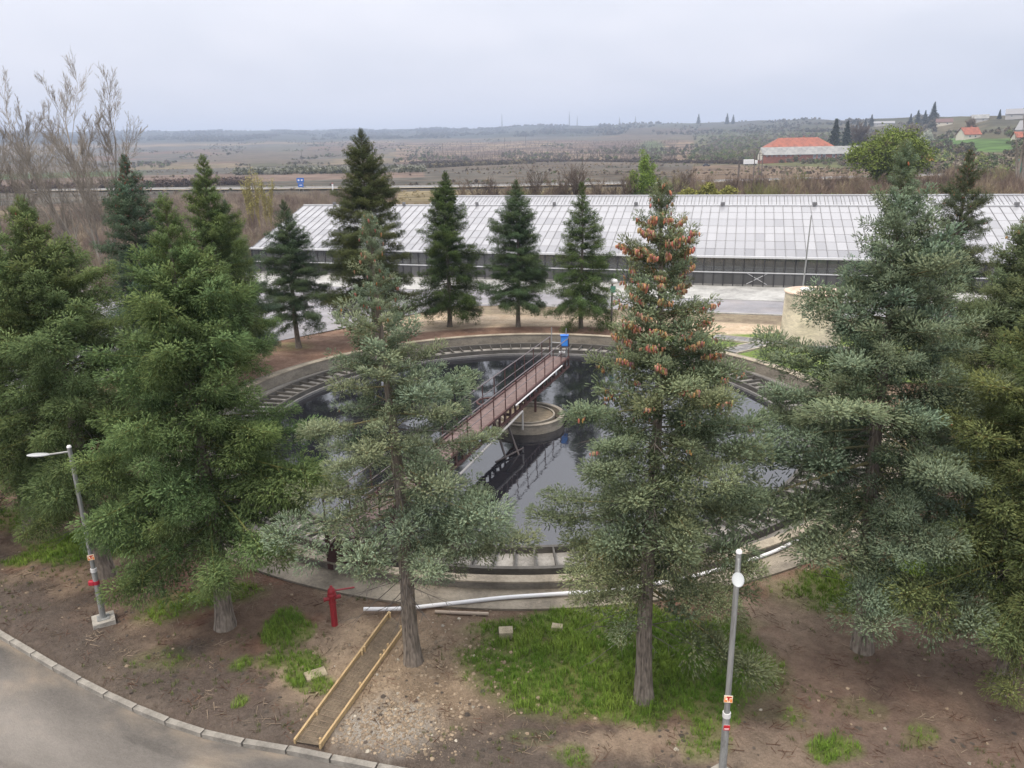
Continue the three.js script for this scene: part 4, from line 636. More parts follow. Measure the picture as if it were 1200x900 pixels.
{ // highway
  const cl = new THREE.CatmullRomCurve3([[-420, -330], [-300, -312], [-140, -295], [-72, -277], [0, -266], [70, -268], [170, -287], [330, -320], [480, -350]].map((p) => V(p[0], 0, p[1])));
  const rib = (o0, o1, y) => { const P = [], I = [], n = 120; for (let i = 0; i <= n; i++) { const p = cl.getPointAt(i / n), t = cl.getTangentAt(i / n); for (const o of [o0, o1]) P.push(p.x + t.z * o, y, p.z - t.x * o); if (i) { const a = i * 2; I.push(a - 2, a, a - 1, a - 1, a, a + 1); } } const g = new THREE.BufferGeometry(); g.setAttribute('position', new THREE.Float32BufferAttribute(P, 3)); g.setIndex(I); g.computeVertexNormals(); return g; };
  struct('highway', rib(-5.5, 9, 0.5), M(0.2, 0.2, 0.205, 0.9)); struct('lane_marking', merge([rib(-5.1, -4.9, 0.515), rib(1.7, 1.9, 0.515), rib(8.4, 8.6, 0.515)]), M(0.7, 0.7, 0.7, 0.7)); struct('embankment', rib(-9, -5.5, 0.45), M(0.3, 0.25, 0.16, 1));
  const gp = []; const n = 300; for (let i = 0; i <= n; i++) { const p = cl.getPointAt(i / n), t = cl.getTangentAt(i / n); gp.push([p.x - t.z * 6.2, 0.95, p.z + t.x * 6.2]); }
  const gr = thing('guard_rail', 'pale steel guard rail running along the near side of the distant highway', 'guard rail'); const rl = []; for (let i = 0; i < n; i++) rl.push(bar(gp[i], gp[i + 1], 0.08, 0.34)); part(gr, 'rail', merge(rl), M(0.33, 0.33, 0.33, 0.7));
  part(gr, 'posts', merge(gp.filter((_, i) => i % 2 === 0).map((p) => box(0.12, 0.9, 0.12, p[0], 0.5, p[2] - 0.1))), MB.steel).userData.kind = 'stuff';
}
// ------------------------------------------------------------ bare and leafy trees far off
function bareGeo(seed, o) {
  const R = rngOf(seed), b = bank(), tips = [];
  const grow = (p, d, len, r, lv) => {
    const n = lv === 0 ? 7 : lv < 3 ? 5 : 3; let q = p, dir = d;
    for (let i = 0; i < n; i++) {
      dir = norm3([dir[0] + (R() - 0.5) * o.wob, dir[1] + o.trop * (lv ? 1 : 0.3), dir[2] + (R() - 0.5) * o.wob]);
      const e = add3(q, dir, len / n), ra = r * (1 - 0.62 * i / n), rb = r * (1 - 0.62 * (i + 1) / n); const k = 0.85 + 0.3 * R(); stick(b, q, e, ra, rb, [k, k * 0.97, k * 0.92], lv < 2 ? 5 : 3); q = e;
      if (lv < o.lv && (i > 0 || lv > 0) && (lv > 0 || i >= o.clear)) for (let c = 0; c < o.kids; c++) { if (R() > o.prob) continue; const a = R() * 6.283, u = norm3(cross3(dir, Math.abs(dir[1]) > 0.9 ? [1, 0, 0] : [0, 1, 0])), v = cross3(dir, u), s = o.ang * (0.7 + 0.6 * R()), sd = add3(add3([dir[0] * Math.cos(s), dir[1] * Math.cos(s), dir[2] * Math.cos(s)], u, Math.cos(a) * Math.sin(s)), v, Math.sin(a) * Math.sin(s)); grow(q, norm3(sd), len * o.ratio * (0.65 + 0.6 * R()) * (1 - 0.35 * i / n), Math.max(o.rmin, rb * 0.62), lv + 1); }
    }
    if (lv >= o.lv - 1) tips.push(q);
  };
  for (const s of o.stems ?? [[0, 1, 0, 1]]) grow([s[4] ?? 0, -0.2, s[5] ?? 0], norm3([s[0], s[1], s[2]]), o.H * 0.62 * s[3], o.r * s[3], 0);
  return [b, tips];
}
const leafTri = (b, R, p, s, c) => { const a = R() * 6.283, t = (R() - 0.5) * 2.2, u = [Math.cos(a), t, Math.sin(a)], v = norm3(cross3(u, [R() - 0.5, R() - 0.5, R() - 0.5])), k = 0.8 + 0.4 * R(); tri(b, p, add3(p, norm3(u), s), add3(p, v, s * 0.8), [c[0] * k, c[1] * k, c[2] * k]); };
function leafyGeo(seed, o) { // wood and leaves as two geometries; leaves gather in clumps round the branch tips
  const [w, tips] = bareGeo(seed, o), R = rngOf(seed + 7), l = bank();
  for (const t of tips) for (let c = 0; c < (o.clumps ?? 1); c++) { const q = [t[0] + (R() - 0.5) * o.cl, t[1] + (R() - 0.5) * o.cl * 0.8, t[2] + (R() - 0.5) * o.cl]; for (let i = 0; i < o.leaves; i++) leafTri(l, R, [q[0] + (R() + R() - 1) * o.cl * 0.5, q[1] + (R() + R() - 1) * o.cl * 0.4, q[2] + (R() + R() - 1) * o.cl * 0.5], o.ls * (0.6 + 0.8 * R()), [1, 1, 1]); }
  return [geoOf(w), geoOf(l)];
}
const vcm = (r, g, b, rough = 0.95) => new THREE.MeshPhysicalMaterial({ color: lin(r, g, b), roughness: rough, specularIntensity: 0.15, vertexColors: true });
const BARK1 = vcm(0.27, 0.25, 0.225), BARK2 = vcm(0.13, 0.105, 0.09), BARK3 = vcm(0.2, 0.16, 0.125);
function woodTree(name, label, cat, geo, mat, p, s, turn, group) { const t = thing(name, label, cat, p, turn, group); part(t, 'trunk', geo, mat); t.scale.setScalar(s); return t; }
{
  const FAN = { lv: 4, kids: 3, prob: 0.62, ang: 0.4, ratio: 0.44, wob: 0.035, trop: 0.05, rmin: 0.012, clear: 1, r: 0.115 };
  const [b] = bareGeo(301, { ...FAN, H: 23.5, stems: [[-0.42, 1, 0.1, 1.0, -0.3], [-0.16, 1, -0.15, 1.08, 0], [0.3, 1, 0.2, 0.98, 0.7], [0.12, 1, 0.3, 0.8, 0.2], [-0.6, 1, 0, 0.75, -0.5]] });
  woodTree('bare_tree', 'big bare tree with fanning pale branches against the sky, at upper left', 'bare tree', geoOf(b), BARK1, [-39.6, 0, -75], 1, 0);
  const [b2] = bareGeo(302, { ...FAN, H: 22, stems: [[0.3, 1, 0.1, 1], [-0.3, 1, 0, 0.9], [0, 1, 0.3, 1]] });
  woodTree('bare_tree', 'bare tree cut by the left edge of the picture beside the big bare tree', 'bare tree', geoOf(b2), BARK1, [-49.5, 0, -76], 1, 0.7);
  const [b3] = bareGeo(303, { H: 22, r: 0.32, lv: 3, kids: 3, prob: 0.7, ang: 0.28, ratio: 0.4, wob: 0.08, trop: 0.22, rmin: 0.03, clear: 1, stems: [[0, 1, 0, 1.25], [0.05, 1, 0.05, 1.1, 0.5], [-0.06, 1, 0, 1.1, -0.6]] });
  woodTree('bare_poplar', 'tall narrow bare poplar at the far right edge rising above the hills', 'poplar', geoOf(b3), BARK1, [103.5, 0, -160], 0.98, 0);
  // row of dark bare trees behind the greenhouse, from four models
  const kinds = [0, 1, 2, 3].map((i) => geoOf(bareGeo(310 + i, { H: 9, r: 0.16, lv: 3, kids: 2, prob: 0.75, ang: 0.55, ratio: 0.6, wob: 0.25, trop: 0.07, rmin: 0.022, clear: 1, stems: i % 2 ? [[-0.25, 1, 0, 0.9], [0.2, 1, 0.1, 1]] : [[0.05, 1, 0, 1]] })[0]));
  const R = rngOf(44), xs = [-8.5, -5.4, -2.2, 0.8, 4.6, 7.0, 8.8, 10.6, 12.2, 14.4, 16.5, 19.2, 22.0, 26.2, 28.5, 36.5, 39.2, 43, 46.5, 52, 56.5, 62, 66, 79, 86, 93, 99];
  const words = ['leftmost', 'second', 'third', 'fourth', 'fifth', 'sixth', 'seventh', 'eighth', 'ninth', 'tenth', 'eleventh', 'twelfth', 'thirteenth', 'fourteenth', 'fifteenth', 'sixteenth', 'seventeenth', 'eighteenth', 'nineteenth', 'twentieth', 'twenty first', 'twenty second', 'twenty third', 'twenty fourth', 'twenty fifth', 'twenty sixth', 'rightmost'];
  xs.forEach((x, i) => woodTree('bare_tree', `dark bare tree behind the greenhouse, ${words[i]} of its row from the left`, 'bare tree', kinds[i % 4], i % 3 ? BARK2 : BARK3, [x, 0, -134 - 8 * R()], (0.75 + 0.35 * R()) * (x > 34 ? 0.88 : 1), R() * 6, 'bare trees behind the greenhouse'));
  const sap = geoOf(bareGeo(330, { H: 12, r: 0.08, lv: 2, kids: 2, prob: 0.6, ang: 0.3, ratio: 0.4, wob: 0.12, trop: 0.16, rmin: 0.016, clear: 2 })[0]);
  [[-41, -112, 1.05, 'tallest'], [-38.9, -118, 0.8, 'right hand'], [-43.4, -108, 0.75, 'left hand'], [-45.5, -122, 0.95, 'rear']].forEach(([x, z, s, k]) => woodTree('bare_sapling', `thin pale bare sapling on the brushy bank left of the greenhouse, the ${k} one`, 'sapling', sap, BARK1, [x, 0, z], s, s * 9, 'thin saplings on the left bank'));
  // trees in fresh leaf
  const leafy = (name, label, cat, seed, o, leaf, wood, p, s = 1) => { const [w, l] = leafyGeo(seed, o), t = thing(name, label, cat, p); part(t, 'trunk', w, wood); part(t, 'crown', l, vcm(...leaf, 0.7)); t.scale.setScalar(s); return t; };
  leafy('leafing_tree', 'slim bright green tree in fresh leaf behind the middle of the greenhouse roof', 'tree', 401, { H: 12, r: 0.2, lv: 3, kids: 2, prob: 0.7, ang: 0.38, ratio: 0.42, wob: 0.12, trop: 0.12, rmin: 0.03, clear: 1, leaves: 16, cl: 1.1, ls: 0.19, stems: [[0, 1, 0, 1.1], [-0.22, 1, 0, 0.75, -1], [0.05, 1, 0.1, 0.9, 0.8]] }, [0.17, 0.25, 0.045], BARK3, [24.3, 0, -141]);
  leafy('willow_tree', 'broad domed bright yellow green tree before the long brick building', 'tree', 402, { H: 13, r: 0.34, lv: 3, kids: 3, prob: 0.7, ang: 0.75, ratio: 0.56, wob: 0.2, trop: 0.02, rmin: 0.04, clear: 3, leaves: 11, cl: 1.7, ls: 0.24, stems: [[0, 1, 0, 0.95], [0.35, 1, 0.1, 0.85], [-0.4, 1, 0, 0.85]] }, [0.15, 0.195, 0.04], BARK3, [72.5, 0, -152], 1.28);
  leafy('leafing_bush', 'rounded olive yellow bush behind the greenhouse, right of the slim green tree', 'bush', 403, { H: 5.2, r: 0.1, lv: 3, kids: 3, prob: 0.7, ang: 0.5, ratio: 0.55, wob: 0.2, trop: 0.06, rmin: 0.02, clear: 0, leaves: 6, cl: 0.6, ls: 0.2, stems: [[0, 1, 0, 1], [0.5, 1, 0.1, 1, 0.6], [-0.5, 1, 0, 1, -0.6], [0.1, 1, 0.4, 0.9]] }, [0.22, 0.22, 0.055], BARK3, [33, 0, -130], 1.25);
  leafy('leafing_bush', 'green bush low behind the greenhouse in front of the brick building', 'bush', 404, { H: 3.6, r: 0.08, lv: 2, kids: 3, prob: 0.8, ang: 0.6, ratio: 0.6, wob: 0.2, trop: 0.06, rmin: 0.02, clear: 0, leaves: 16, cl: 0.8, ls: 0.22, stems: [[0, 1, 0, 1], [0.5, 1, 0.1, 1, 0.9], [-0.5, 1, 0, 1, -0.9], [0.9, 1, 0.4, 0.9, 1.6]] }, [0.12, 0.17, 0.06], BARK3, [53, 0, -130], 1.1);
  leafy('leafing_bush', 'small bright green bush at the foot of the domed yellow green tree', 'bush', 405, { H: 4.5, r: 0.08, lv: 2, kids: 3, prob: 0.8, ang: 0.45, ratio: 0.5, wob: 0.2, trop: 0.1, rmin: 0.02, clear: 0, leaves: 12, cl: 0.7, ls: 0.22 }, [0.17, 0.27, 0.05], BARK3, [67, 0, -138], 1);
  leafy('yellow_willow', 'upright hazy yellow willow on the bank left of the greenhouse', 'willow', 406, { H: 10.5, r: 0.09, lv: 2, kids: 3, prob: 0.85, ang: 0.2, ratio: 0.5, wob: 0.1, trop: 0.2, rmin: 0.018, clear: 0, leaves: 4, cl: 0.5, ls: 0.13, stems: [[0, 1, 0, 1], [0.12, 1, 0.1, 0.95, 0.9], [-0.12, 1, 0, 1, -0.8], [0.05, 1, -0.1, 0.9, 1.6], [0, 1, 0, 0.85, -1.5]] }, [0.33, 0.31, 0.11], vcm(0.3, 0.26, 0.13), [-36.9, 0, -116]);
  const fl = leafy('flowering_tree', 'pale blossoming tree standing beside the village houses on the right hillside', 'tree', 407, { H: 8, r: 0.2, lv: 3, kids: 2, prob: 0.75, ang: 0.6, ratio: 0.58, wob: 0.2, trop: 0.05, rmin: 0.03, clear: 1, leaves: 7, cl: 1.4, ls: 0.5 }, [0.4, 0.42, 0.36], BARK3, [282, landH(282, -540), -540], 1.3);
}
// bushes and woods too many to count
function bushGeo(seed, n, s) { const R = rngOf(seed), b = bank(), cl = Array.from({ length: 9 }, () => [(R() - 0.5) * 1.5, 0.35 + R() * 0.85, (R() - 0.5) * 1.5]); for (let i = 0; i < n; i++) { const c = cl[i % 9], r = 0.5, u = norm3([R() - 0.5, R() - 0.5, R() - 0.5]); leafTri(b, R, [c[0] + u[0] * r * R(), Math.max(0.02, c[1] + u[1] * r * R()), c[2] + u[2] * r * R()], s * (0.6 + 0.8 * R()), [1, 1, 1]); } return geoOf(b); }
function brushGeo(seed, n) { const R = rngOf(seed), b = bank(); for (let i = 0; i < n; i++) { const a = R() * 6.283, t = R() * 0.9, d = norm3([Math.cos(a) * t, 1, Math.sin(a) * t]), l = 0.8 + R() * 1.5, p = [(R() - 0.5) * 0.6, -0.05, (R() - 0.5) * 0.6], m = add3(p, d, l * 0.55), e = add3(m, norm3([d[0] + (R() - 0.5) * 0.7, d[1] + 0.1, d[2] + (R() - 0.5) * 0.7]), l * 0.5), k = 0.75 + 0.5 * R(); stick(b, p, m, 0.016, 0.011, [k, k, k]); stick(b, m, e, 0.011, 0.003, [k, k, k]); for (let j = 0; j < 3; j++) { const s = add3(p, d, l * (0.25 + 0.15 * j)); stick(b, s, add3(s, norm3([d[0] + (R() - 0.5) * 1.8, d[1], d[2] + (R() - 0.5) * 1.8]), l * 0.4), 0.009, 0.003, [k, k, k]); } } return geoOf(b); }
function scatter(name, geo, mat, n, seed, place) { // place(R) -> [x, z, size, tint]
  const R = rngOf(seed), L = []; for (let i = 0; i < n; i++) { const q = place(R, i); if (q) L.push(q); }
  const im = shade(new THREE.InstancedMesh(geo, mat, L.length)); im.name = numbered(name); im.userData.kind = 'stuff';
  L.forEach(([x, z, s, c, y], i) => { im.setMatrixAt(i, new THREE.Matrix4().compose(V(x, (y ?? landH(x, z)) - 0.05, z), new THREE.Quaternion().setFromEuler(new THREE.Euler(0, i * 2.4, 0)), V(s * (0.85 + 0.3 * R()), s * (0.8 + 0.4 * R()), s * (0.85 + 0.3 * R())))); im.setColorAt(i, lin(...c)); });
  scene.add(im); return im;
}
const polar = (az, d) => [Math.sin(az * D2R) * d, -Math.cos(az * D2R) * d];
{
  const inGH = (x, z) => { const [s, n] = gco(x, z); return s > -29 && n > -14 && n < 34 && !(s < -18 && n > 19.5); };
  const br = brushGeo(70, 26), bu = bushGeo(71, 150, 0.34), tw = bushGeo(72, 260, 0.2), wm = vcm(1, 1, 1);
  scatter('bare_brush', br, wm, 2600, 1, (R) => { const x = -28 - R() * 62, z = -64 - R() * 150; if (x < -43.5 * 1.4 - (-z - 64) * 0.8 || inGH(x, z) || (x > -30 && z > -70) || (x > z * 0.12 - 5 && z < -150)) return; const k = 0.8 + 0.4 * R(); return [x, z, 0.8 + R() * 0.9, R() < 0.5 ? [0.26 * k, 0.215 * k, 0.165 * k] : [0.18 * k, 0.14 * k, 0.12 * k]]; });
  scatter('bare_brush', br, wm, 1500, 2, (R) => { const x = -10 + R() * 130, z = -112 - R() * 60 - Math.max(0, 40 - x) * 0.2; if (inGH(x, z)) return; const k = 0.8 + 0.4 * R(); return [x, z, 0.8 + R() * 1.4 * (x > 35 ? 1.35 : 0.8), R() < 0.35 ? [0.24 * k, 0.2 * k, 0.13 * k] : [0.17 * k, 0.12 * k, 0.1 * k]]; });
  const bb = geoOf(bareGeo(360, { H: 5, r: 0.06, lv: 2, kids: 3, prob: 0.8, ang: 0.5, ratio: 0.6, wob: 0.3, trop: 0.08, rmin: 0.016, clear: 0, stems: [[0, 1, 0, 1], [0.4, 1, 0.2, 0.9, 0.4], [-0.4, 1, 0.1, 0.9, -0.5], [0.1, 1, -0.4, 0.8, 0, 0.5]] })[0]);
  scatter('bare_thicket', bb, wm, 900, 21, (R) => { const x = -8 + R() * 140, z = -112 - R() * 75 - Math.max(0, 40 - x) * 0.2; if (inGH(x, z) || (x < 34 && R() < 0.55)) return; const k = 0.8 + 0.4 * R(), t = R(); return [x, z, (0.55 + R() * 0.65) * (x > 34 ? 1.25 : 0.9), t < 0.3 ? [0.24 * k, 0.2 * k, 0.14 * k] : t < 0.42 ? [0.2 * k, 0.21 * k, 0.09 * k] : [0.17 * k, 0.13 * k, 0.11 * k]]; });
  scatter('bare_thicket', bb, wm, 420, 22, (R) => { const x = -30 - R() * 55, z = -66 - R() * 120; if (inGH(x, z) || x > z * 0.12 - 14) return; const k = 0.8 + 0.4 * R(); return [x, z, 0.4 + R() * 0.5, R() < 0.5 ? [0.28 * k, 0.24 * k, 0.19 * k] : [0.2 * k, 0.16 * k, 0.14 * k]]; });
  scatter('green_undergrowth', tw, wm, 240, 3, (R) => { const x = 36 + R() * 90, z = -115 - R() * 60; if (inGH(x, z)) return; const k = 0.8 + 0.4 * R(); return [x, z, 0.6 + R() * 1.0, R() < 0.5 ? [0.15 * k, 0.17 * k, 0.06 * k] : [0.2 * k, 0.18 * k, 0.09 * k]]; });
  scatter('dry_grass', tw, wm, 700, 33, (R) => { const x = -75 + R() * 120, z = -150 - R() * 95; if (inGH(x, z) || (x < -40 && z > -190)) return; const k = 0.8 + 0.4 * R(); return [x, z, 0.25 + R() * 0.35, [0.3 * k, 0.25 * k, 0.14 * k]]; });
  // hedge lines in the fields
  scatter('hedgerow', bu, wm, 900, 4, (R, i) => { const az = -7 + R() * 24, q = polar(az, landAt(az)[0] * (0.99 + R() * 0.015)), k = 0.8 + 0.4 * R(); return [q[0], q[1], 0.9 + R() * 0.9, [0.1 * k, 0.075 * k, 0.055 * k]]; });
  scatter('hedgerow', bu, wm, 420, 5, (R, i) => { const t = R(), az = -19 + t * 13, q = polar(az, 500 - 40 * t + R() * 40 + (R() < 0.3 ? 120 * R() : 0)), k = 0.8 + 0.4 * R(); return [q[0], q[1], 1.1 + R() * 1.6, R() < 0.5 ? [0.25 * k, 0.25 * k, 0.2 * k] : [0.12 * k, 0.125 * k, 0.075 * k]]; });
  scatter('hedgerow', bu, wm, 300, 55, (R, i) => { const t = R(), az = -7 + t * 9, q = polar(az, 560 + 130 * t + R() * 18), k = 0.8 + 0.4 * R(); return [q[0], q[1], 1.0 + R() * 1.2, R() < 0.5 ? [0.19 * k, 0.16 * k, 0.1 * k] : [0.09 * k, 0.075 * k, 0.055 * k]]; });
  scatter('hedgerow', bu, wm, 330, 6, (R, i) => { const az = -38 + R() * 20, q = polar(az, 345 + R() * 10), k = 0.8 + 0.4 * R(); return [q[0], q[1], 1.2 + R() * 1, [0.13 * k, 0.095 * k, 0.08 * k]]; });
  scatter('vine_posts', box(0.22, 2.6, 0.22, 0, 1.2, 0), M(1, 1, 1, 0.9), 5200, 61, (R) => { const az = -6 + R() * 18, [df, D] = landAt(az), row = Math.floor(R() * 26), q = 0.05 + row * 0.02, d = df * Math.pow(D / df, q), p = polar(az, d), k = 0.7 + 0.6 * R(); return [p[0], p[1], 0.8 + 0.5 * R(), [0.12 * k, 0.095 * k, 0.075 * k]]; });
  scatter('field_weeds', bu, wm, 6000, 62, (R) => { const az = -38 + R() * 74, [df] = landAt(az), d = 275 + R() * (df - 270), p = polar(az, d); if (fbm(p[0] * 0.02, p[1] * 0.03, 3, 6) < 0.03) return; const k = 0.7 + 0.6 * R(), t = R(); return [p[0], p[1], 0.25 + R() * R() * 0.8, t < 0.4 ? [0.25 * k, 0.2 * k, 0.13 * k] : t < 0.8 ? [0.12 * k, 0.095 * k, 0.075 * k] : [0.12 * k, 0.14 * k, 0.06 * k]]; });
  // scrub on the slopes
  scatter('hillside_scrub', bu, wm, 14000, 7, (R) => { const az = -38 + R() * 76, [df, D] = landAt(az), q = 0.03 + R() * 0.72; if (fbm(az * 0.4, q * 6, 3, 8) < (az > 13 ? -0.12 : 0.08)) return; const d = df * Math.pow(D / df, q), p = polar(az, d), k = 0.7 + 0.5 * R(), g = R(); return [p[0], p[1], 0.7 + R() * R() * 2.2, g < 0.3 ? [0.13 * k, 0.16 * k, 0.06 * k] : g < 0.7 ? [0.1 * k, 0.095 * k, 0.06 * k] : [0.16 * k, 0.13 * k, 0.095 * k]]; });
  scatter('ridge_wood', bu, wm, 14000, 8, (R) => { const az = -38 + R() * 66, [df, D] = landAt(az), q = 0.7 + R() * 0.33; if ((az > 6 && R() < 0.55) || fbm(az * 0.5, q * 9, 3, 2) < -0.06) return; const d = df * Math.pow(D / df, q), p = polar(az, d), k = 0.7 + 0.5 * R(), g = R(); return [p[0], p[1], (1.6 + R() * 3.0 + (fbm(az * 1.6, 3, 3) > 0.15 ? 1.6 : 0)) * (D > 3000 ? 1.1 : 0.7), g < 0.55 ? [0.055 * k, 0.06 * k, 0.045 * k] : az > 6 ? [0.15 * k, 0.13 * k, 0.1 * k] : [0.1 * k, 0.09 * k, 0.065 * k]]; });
  scatter('right_hill_wood', bu, wm, 3600, 9, (R) => { const az = 14 + R() * 24, [df, D] = landAt(az), q = 0.06 + R() * 0.6; if (az > 25 && q > 0.3 && q < 0.68) return; if (az > 19.5 && az < 24.6 && q < 0.16) return; const d = df * Math.pow(D / df, q), p = polar(az, d), k = 0.85 + 0.5 * R(), g = R(); return [p[0], p[1], 0.7 + R() * 1.7, g < 0.3 ? [0.15 * k, 0.17 * k, 0.06 * k] : g < 0.75 ? [0.17 * k, 0.145 * k, 0.11 * k] : [0.1 * k, 0.13 * k, 0.06 * k]]; });
}
// ------------------------------------------------------------ buildings and posts in the distance
function house(name, label, cat, x, z, turn, w, d, h, rh, wallM, roofM, o = {}) {
  const y = o.y ?? landH(x, z), t = thing(name, label, cat, [x, y, z], turn);
  const sh = new THREE.Shape([[-d / 2, -1.5], [d / 2, -1.5], [d / 2, h], ...(o.hip ? [] : [[0, h + rh]]), [-d / 2, h]].map((p) => new THREE.Vector2(...p)));
  part(t, 'wall', new THREE.ExtrudeGeometry(sh, { depth: w, bevelEnabled: false }).translate(0, 0, -w / 2).rotateY(Math.PI / 2), wallM);
  const ov = 0.5, e = o.hip ? d / 2 : 0, P = [], quad = (...q) => { for (const i of [0, 1, 2, 0, 2, 3]) P.push(...q[i]); };
  const a = [-w / 2 - ov, h - 0.1, d / 2 + ov], b = [w / 2 + ov, h - 0.1, d / 2 + ov], c = [w / 2 + ov - e, h + rh + 0.15, 0], f = [-w / 2 - ov + e, h + rh + 0.15, 0], a2 = [a[0], a[1], -a[2]], b2 = [b[0], b[1], -b[2]];
  quad(a, b, c, f); quad(b2, a2, f, c); if (o.hip) { P.push(...b, ...b2, ...c, ...a2, ...a, ...f); } else { const dn = (p) => [p[0], p[1] - 0.25, p[2]]; quad(a, dn(a), dn(b), b); quad(dn(a), dn(f), dn(c), dn(b)); quad(dn(a2), dn(b2), dn(c), dn(f)); }
  const rg = new THREE.BufferGeometry(); rg.setAttribute('position', new THREE.Float32BufferAttribute(P, 3)); rg.computeVertexNormals(); const rf = part(t, 'roof', muv(rg), roofM);
  const wm = M(0.55, 0.57, 0.6, 0.4), gm = M(0.06, 0.07, 0.08, 0.25);
  for (const [wx, wy, ww, wh, side] of o.win ?? []) { const q = part(t, 'window', side ? box(0.12, wh, ww, side * (w / 2 + 0.03), wy, wx) : box(ww, wh, 0.12, wx, wy, d / 2 + 0.03), wm); part(q, 'pane', side ? box(0.06, wh * 0.78, ww * 0.42, side * (w / 2 + 0.09), wy, wx - ww * 0.24) : box(ww * 0.38, wh * 0.78, 0.06, wx - ww * 0.23, wy, d / 2 + 0.09), gm); part(q, 'pane', side ? box(0.06, wh * 0.78, ww * 0.42, side * (w / 2 + 0.09), wy, wx + ww * 0.24) : box(ww * 0.38, wh * 0.78, 0.06, wx + ww * 0.23, wy, d / 2 + 0.09), gm); }
  if (o.chimney) part(rf, 'chimney', box(0.9, 2.4, 0.9, o.chimney, h + rh, -1), M(0.3, 0.14, 0.1, 0.9));
  if (o.door) part(t, 'door', box(2.6, 3, 0.12, o.door, 1.5, d / 2 + 0.03), M(0.1, 0.08, 0.07, 0.7));
  return t;
}
{
  const brick = M(0.34, 0.135, 0.1, 0.9, { map: rep(concreteTex, 0.06) }), tile = M(0.37, 0.125, 0.08, 0.85, { map: rep(concreteTex, 0.1) }), slate = M(0.33, 0.34, 0.35, 0.8, { map: rep(concreteTex, 0.08) }), plaster = M(0.6, 0.56, 0.47, 0.85), grey = M(0.25, 0.25, 0.26, 0.85), white = M(0.42, 0.41, 0.4, 0.85);
  const wins = []; for (let i = 0; i < 22; i++) if (![8, 9, 13].includes(i)) wins.push([-31 + i * 2.95, i < 9 ? 4.75 : 4.1, i < 9 ? 1.1 : 1.75, i < 9 ? 0.7 : 2.3]);
  const barn = house('brick_barn', 'long low red brick building with grey roof on the plain at right', 'building', 196, -512, -0.06, 67, 13, 5.6, 4.4, brick, slate, { y: 0, win: [...wins, [0, 3.2, 3, 2.4, -1]], door: -2.5 });
  part(barn, 'gable_cladding', (() => { const s = new THREE.Shape([[-6.5, 2.5], [6.5, 2.5], [6.5, 5.5], [0, 9.8], [-6.5, 5.5]].map((p) => new THREE.Vector2(...p))); return new THREE.ExtrudeGeometry(s, { depth: 0.15, bevelEnabled: false }).rotateY(-Math.PI / 2).translate(-33.55, 0, 0); })(), plaster);
  house('red_roofed_hall', 'hall with a large hipped orange red tile roof behind the long brick building', 'building', 197, -545, -0.06, 45, 20, 8.2, 6.6, brick, tile, { y: 1, hip: true, chimney: 4 });
  const van = thing('white_truck', 'white box truck parked at the left end of the long brick building', 'truck', [146.5, 0, -482], 0.15);
  part(van, 'cargo_box', rbox(6.2, 2.7, 2.4, 0.1, -0.8, 2.1, 0), MB.white); part(van, 'cab', rbox(1.9, 2.2, 2.3, 0.25, 3.3, 1.75, 0), MB.white); part(van, 'windscreen', box(0.1, 0.9, 1.9, 4.26, 2.2, 0), MB.dark); part(van, 'chassis', box(7.6, 0.3, 1.9, 0.2, 0.62, 0), MB.dark); for (const [x, s] of [[2.9, 1], [2.9, -1], [-2.4, 1], [-2.4, -1]]) part(van, 'wheel', rod([x, 0.5, s * 0.85], [x, 0.5, s * 1.15], 0.5, 0.5, 14), MB.dark);
  const car = thing('dark_car', 'dark car parked in the open left of the white truck', 'car', [119, 0, -478], 0.1);
  part(car, 'body', rbox(4.4, 0.75, 1.8, 0.2, 0, 0.7, 0), M(0.05, 0.05, 0.06, 0.3)); part(car, 'cabin', rbox(2.3, 0.65, 1.6, 0.25, -0.2, 1.3, 0), MB.dark); for (const [x, s] of [[1.4, 1], [1.4, -1], [-1.4, 1], [-1.4, -1]]) part(car, 'wheel', rod([x, 0.33, s * 0.7], [x, 0.33, s * 0.92], 0.33, 0.33, 12), MB.dark);
  house('village_house', 'white gabled village house with a long grey roof at the right edge', 'house', 333, -505, -0.95, 22, 10, 4.5, 5.5, white, grey, { win: [[-3, 2.2, 1.3, 1.5], [2, 2.2, 1.3, 1.5], [-2, 2.4, 1.2, 1.5, -1], [2, 2.4, 1.2, 1.5, -1]] });
  house('village_house', 'small house with an orange tile roof left of the white gabled house', 'house', 321, -560, 0.1, 12, 9, 3, 4.5, plaster, tile, { win: [[-2, 1.6, 1.2, 1.3], [2, 1.6, 1.2, 1.3]], chimney: 2 });
  house('village_house', 'low house with an orange roof just below the white gabled house', 'house', 299, -462, -0.2, 14, 8, 2.6, 3, plaster, tile, { win: [[-3, 1.4, 1.2, 1.2], [2, 1.4, 1.2, 1.2]] });
  house('shed', 'small bright orange roofed shed among the brush at right', 'shed', 172, -331, 0.5, 6, 5, 2.4, 1.8, M(0.45, 0.3, 0.22, 0.8), M(0.7, 0.22, 0.08, 0.8), { y: 2.2, door: 0 });
  house('shed', 'little pale shed at the top of the green field on the right hillside', 'shed', 262, -640, 0.2, 9, 5, 2.4, 1.6, white, M(0.2, 0.15, 0.13, 0.8), { door: 0 });
  const ridgeHouse = (x, az, d, w, h, rh, label, wl, rf) => { const p = polar(az, d); house('ridge_house', label, 'house', p[0], p[1], -az * D2R, w, 10, h, rh, wl, rf, { win: [[-w * 0.3, h * 0.55, 1.4, 1.4], [w * 0.2, h * 0.55, 1.4, 1.4]] }); };
